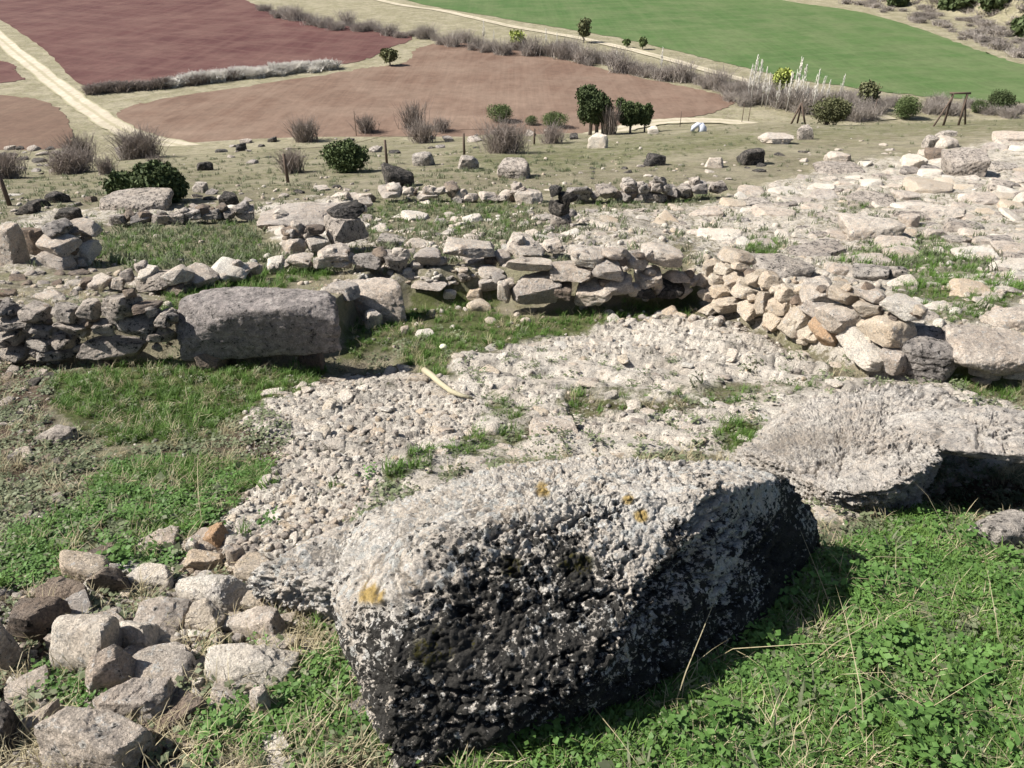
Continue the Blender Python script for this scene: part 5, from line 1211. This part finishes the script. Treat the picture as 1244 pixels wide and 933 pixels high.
def seeds(n, zf, py0, py1, seed, px0=-40, px1=1284, gam=1.0):
    """points in view, dense where zf(zones) is high"""
    rs = np.random.RandomState(seed); px = rs.uniform(px0, px1, n); py = py0 + (py1 - py0) * rs.uniform(0, 1, n) ** gam
    P = hit_fast(px, py); g, r, v, s = zones(P[:, 0], P[:, 1], P[:, 2])
    n_ = fbm(P[:, 0] * 1.8, P[:, 1] * 1.8, oct=3, seed=seed)
    keep = rs.uniform(0, 1, n) < np.clip(zf(g, r, v, s, n_, px, py), 0, 1)
    P = P[keep]; P[:, 2] = h_fine(P[:, 0], P[:, 1]) - .004; return P
def hit_fast(px, py):
    # table of depths on a coarse raster, refined by two secant steps
    out = []
    for i in range(0, len(px), 4000):
        a, b = px[i:i + 4000], py[i:i + 4000]; dx, dy, dz = raydir(a, b)
        gi = DEPTH[np.clip(((b + 60) / 8).astype(int), 0, DEPTH.shape[0] - 1), np.clip(((a + 80) / 8).astype(int), 0, DEPTH.shape[1] - 1)]
        s = gi.copy()
        for _ in range(6):
            zz = h_macro(dx * s, dy * s); slope = .25; s = s + (dz * s - zz) / (-dz - slope * dy + 1e-6) * .9; s = np.clip(s, .5, 200)
        out.append(np.stack([dx * s, dy * s, h_macro(dx * s, dy * s)], 1))
    return np.concatenate(out)
gyy, gxx = np.mgrid[-60:1000:8, -80:1330:8]
_d = hit(gxx.ravel() + 4, gyy.ravel() + 4, base_z); _dx, _dy, _dz = raydir(gxx.ravel() + 4, gyy.ravel() + 4); DEPTH = (_d[:, 1] / _dy).reshape(gxx.shape)

def sc_for(P, base, jit=.35): return base * (1 + jit * RNG.uniform(-1, 1, len(P)))
P = seeds(38000, lambda g, r, v, s, n, px, py: (g - .2) * 1.4 * (1 - r * .5) * (.55 + 3.0 * n), 560, 960, 1, -160, 1404); scatter('clover_carpet', 'clover', P, sc_for(P, 1.0), 'low leafy green herbs carpeting the near ground')
P = seeds(14000, lambda g, r, v, s, n, px, py: (g - .3) * 1.3 * (.45 - 2.2 * n), 560, 960, 2, -160, 1404); scatter('near_grass', 'grass', P, sc_for(P, 1.1), 'green grass in the near foreground')
P = seeds(6500, lambda g, r, v, s, n, px, py: (.28 + .1 * g + .2 * s - .45 * r) * (.7 - 2.0 * n), 560, 960, 3, -160, 1404); scatter('near_straw', 'straw', P, sc_for(P, 1.2), 'dry straw stems in the near foreground')
P = seeds(20000, lambda g, r, v, s, n, px, py: (g - .3) * 1.3 * (.7 + 1.2 * n), 340, 600, 4); scatter('hollow_grass', 'grass', P, sc_for(P, 1.0), 'lush grass of the hollow and middle strip')
P = seeds(9000, lambda g, r, v, s, n, px, py: (.4 - .2 * s - .5 * r - .3 * v) * (.6 + n), 340, 600, 5); scatter('middle_straw', 'straw', P, sc_for(P, 1.2), 'dry grass between the walls')
P = seeds(18000, lambda g, r, v, s, n, px, py: .22 * (1 - .6 * r) * (.5 + 1.5 * n) + .1 + s * .5 - v * .22, 400, 930, 6); scatter('grey_herbs', 'herb', P, sc_for(P, 1.2), 'grey green creeping herbs on stony ground')
P = seeds(24000, lambda g, r, v, s, n, px, py: (g - .25) * 1.2 * (.8 + 1.5 * n), 215, 360, 7); scatter('terrace_grass', 'grass', P, sc_for(P, 1.3), 'short grass on the terraces')
P = seeds(24000, lambda g, r, v, s, n, px, py: (.15 + g * .8) * (1 - .7 * r) * (.7 + n), 150, 330, 8); scatter('pasture_grass', 'far', P, sc_for(P, 1.1), 'rough dry pasture grass on the upper slope')
KIND['weed'] = [leafy('weed', 46, .11, .07, M['g2'], 80 + i, .022) for i in range(3)]
P = seeds(2600, lambda g, r, v, s, n, px, py: (g - .3) * (.4 + 2.5 * n), 600, 960, 21, -160, 1404); scatter('tall_weeds', 'weed', P, sc_for(P, .9), 'leafy clumps of taller weeds in the near grass')
KIND['stem'] = [blade_tuft('stem', 1, .30, .02, M['g3'], 60 + i, .0035, 1.6) for i in range(3)]; KIND['bigleaf'] = [leafy('rosette', 16, .03, .05, M['g4'], 70 + i, .045) for i in range(2)]
P = seeds(260, lambda g, r, v, s, n, px, py: (g - .1) * .8, 640, 960, 12); scatter('long_stems', 'stem', P, sc_for(P, 1.0), 'long bleached grass stems lying over the herbs')
P = seeds(1100, lambda g, r, v, s, n, px, py: (g - .1) * .9 + .08, 560, 960, 13); scatter('rosettes', 'bigleaf', P, sc_for(P, .9), 'grey green thistle rosettes')
KIND['flake'] = [mesh_np('flake', *stone_verts(7600 + i, sub=3, p=60, amp=.07, cuts=5), [M[['pale', 'white', 'white', 'pale', 'cream', 'white'][i]]], smooth=False) for i in range(6)]
for m_ in KIND['flake']:
    co = np.empty(len(m_.vertices) * 3, np.float32); m_.vertices.foreach_get('co', co); co = co.reshape(-1, 3) * np.array([1, .62, .2], np.float32); m_.vertices.foreach_set('co', co.ravel()); m_.update()
P = seeds(26000, lambda g, r, v, s, n, px, py: (np.maximum(r * .62, v * .8) - .1) * (.35 + 1.4 * n) * .75, 185, 730, 14, -160, 1404)
o = scatter('rock_flakes', 'flake', P, P[:, 1] / FPX * 6.5 * (.4 + RNG.uniform(0, 1, len(P)) ** 3 * 2.6), 'angular limestone flakes weathering out of the bedrock'); o['category'] = 'rock'
# small gravel, pebbles
KIND['peb'] = [mesh_np('pebble', *stone_verts(7000 + i, sub=2, p=12, amp=.1), [M[['pale', 'white', 'cream', 'grey'][i]]], smooth=False) for i in range(4)]
P = seeds(30000, lambda g, r, v, s, n, px, py: (v * .8 + .12 + s * .35) * (1 - .5 * g) * (.7 + n), 380, 950, 9); o = scatter('gravel', 'peb', P, .012 * (.4 + RNG.uniform(0, 1, len(P)) ** 3 * 1.8), 'small limestone gravel'); o['category'] = 'gravel'
P = seeds(16000, lambda g, r, v, s, n, px, py: (v * .7 + .15) * (.7 + n), 180, 400, 10); o = scatter('plateau_gravel', 'peb', P, .03 * (.4 + RNG.uniform(0, 1, len(P)) ** 3 * 1.8), 'stony litter on the plateau'); o['category'] = 'gravel'
print('objects', len(bpy.data.objects))
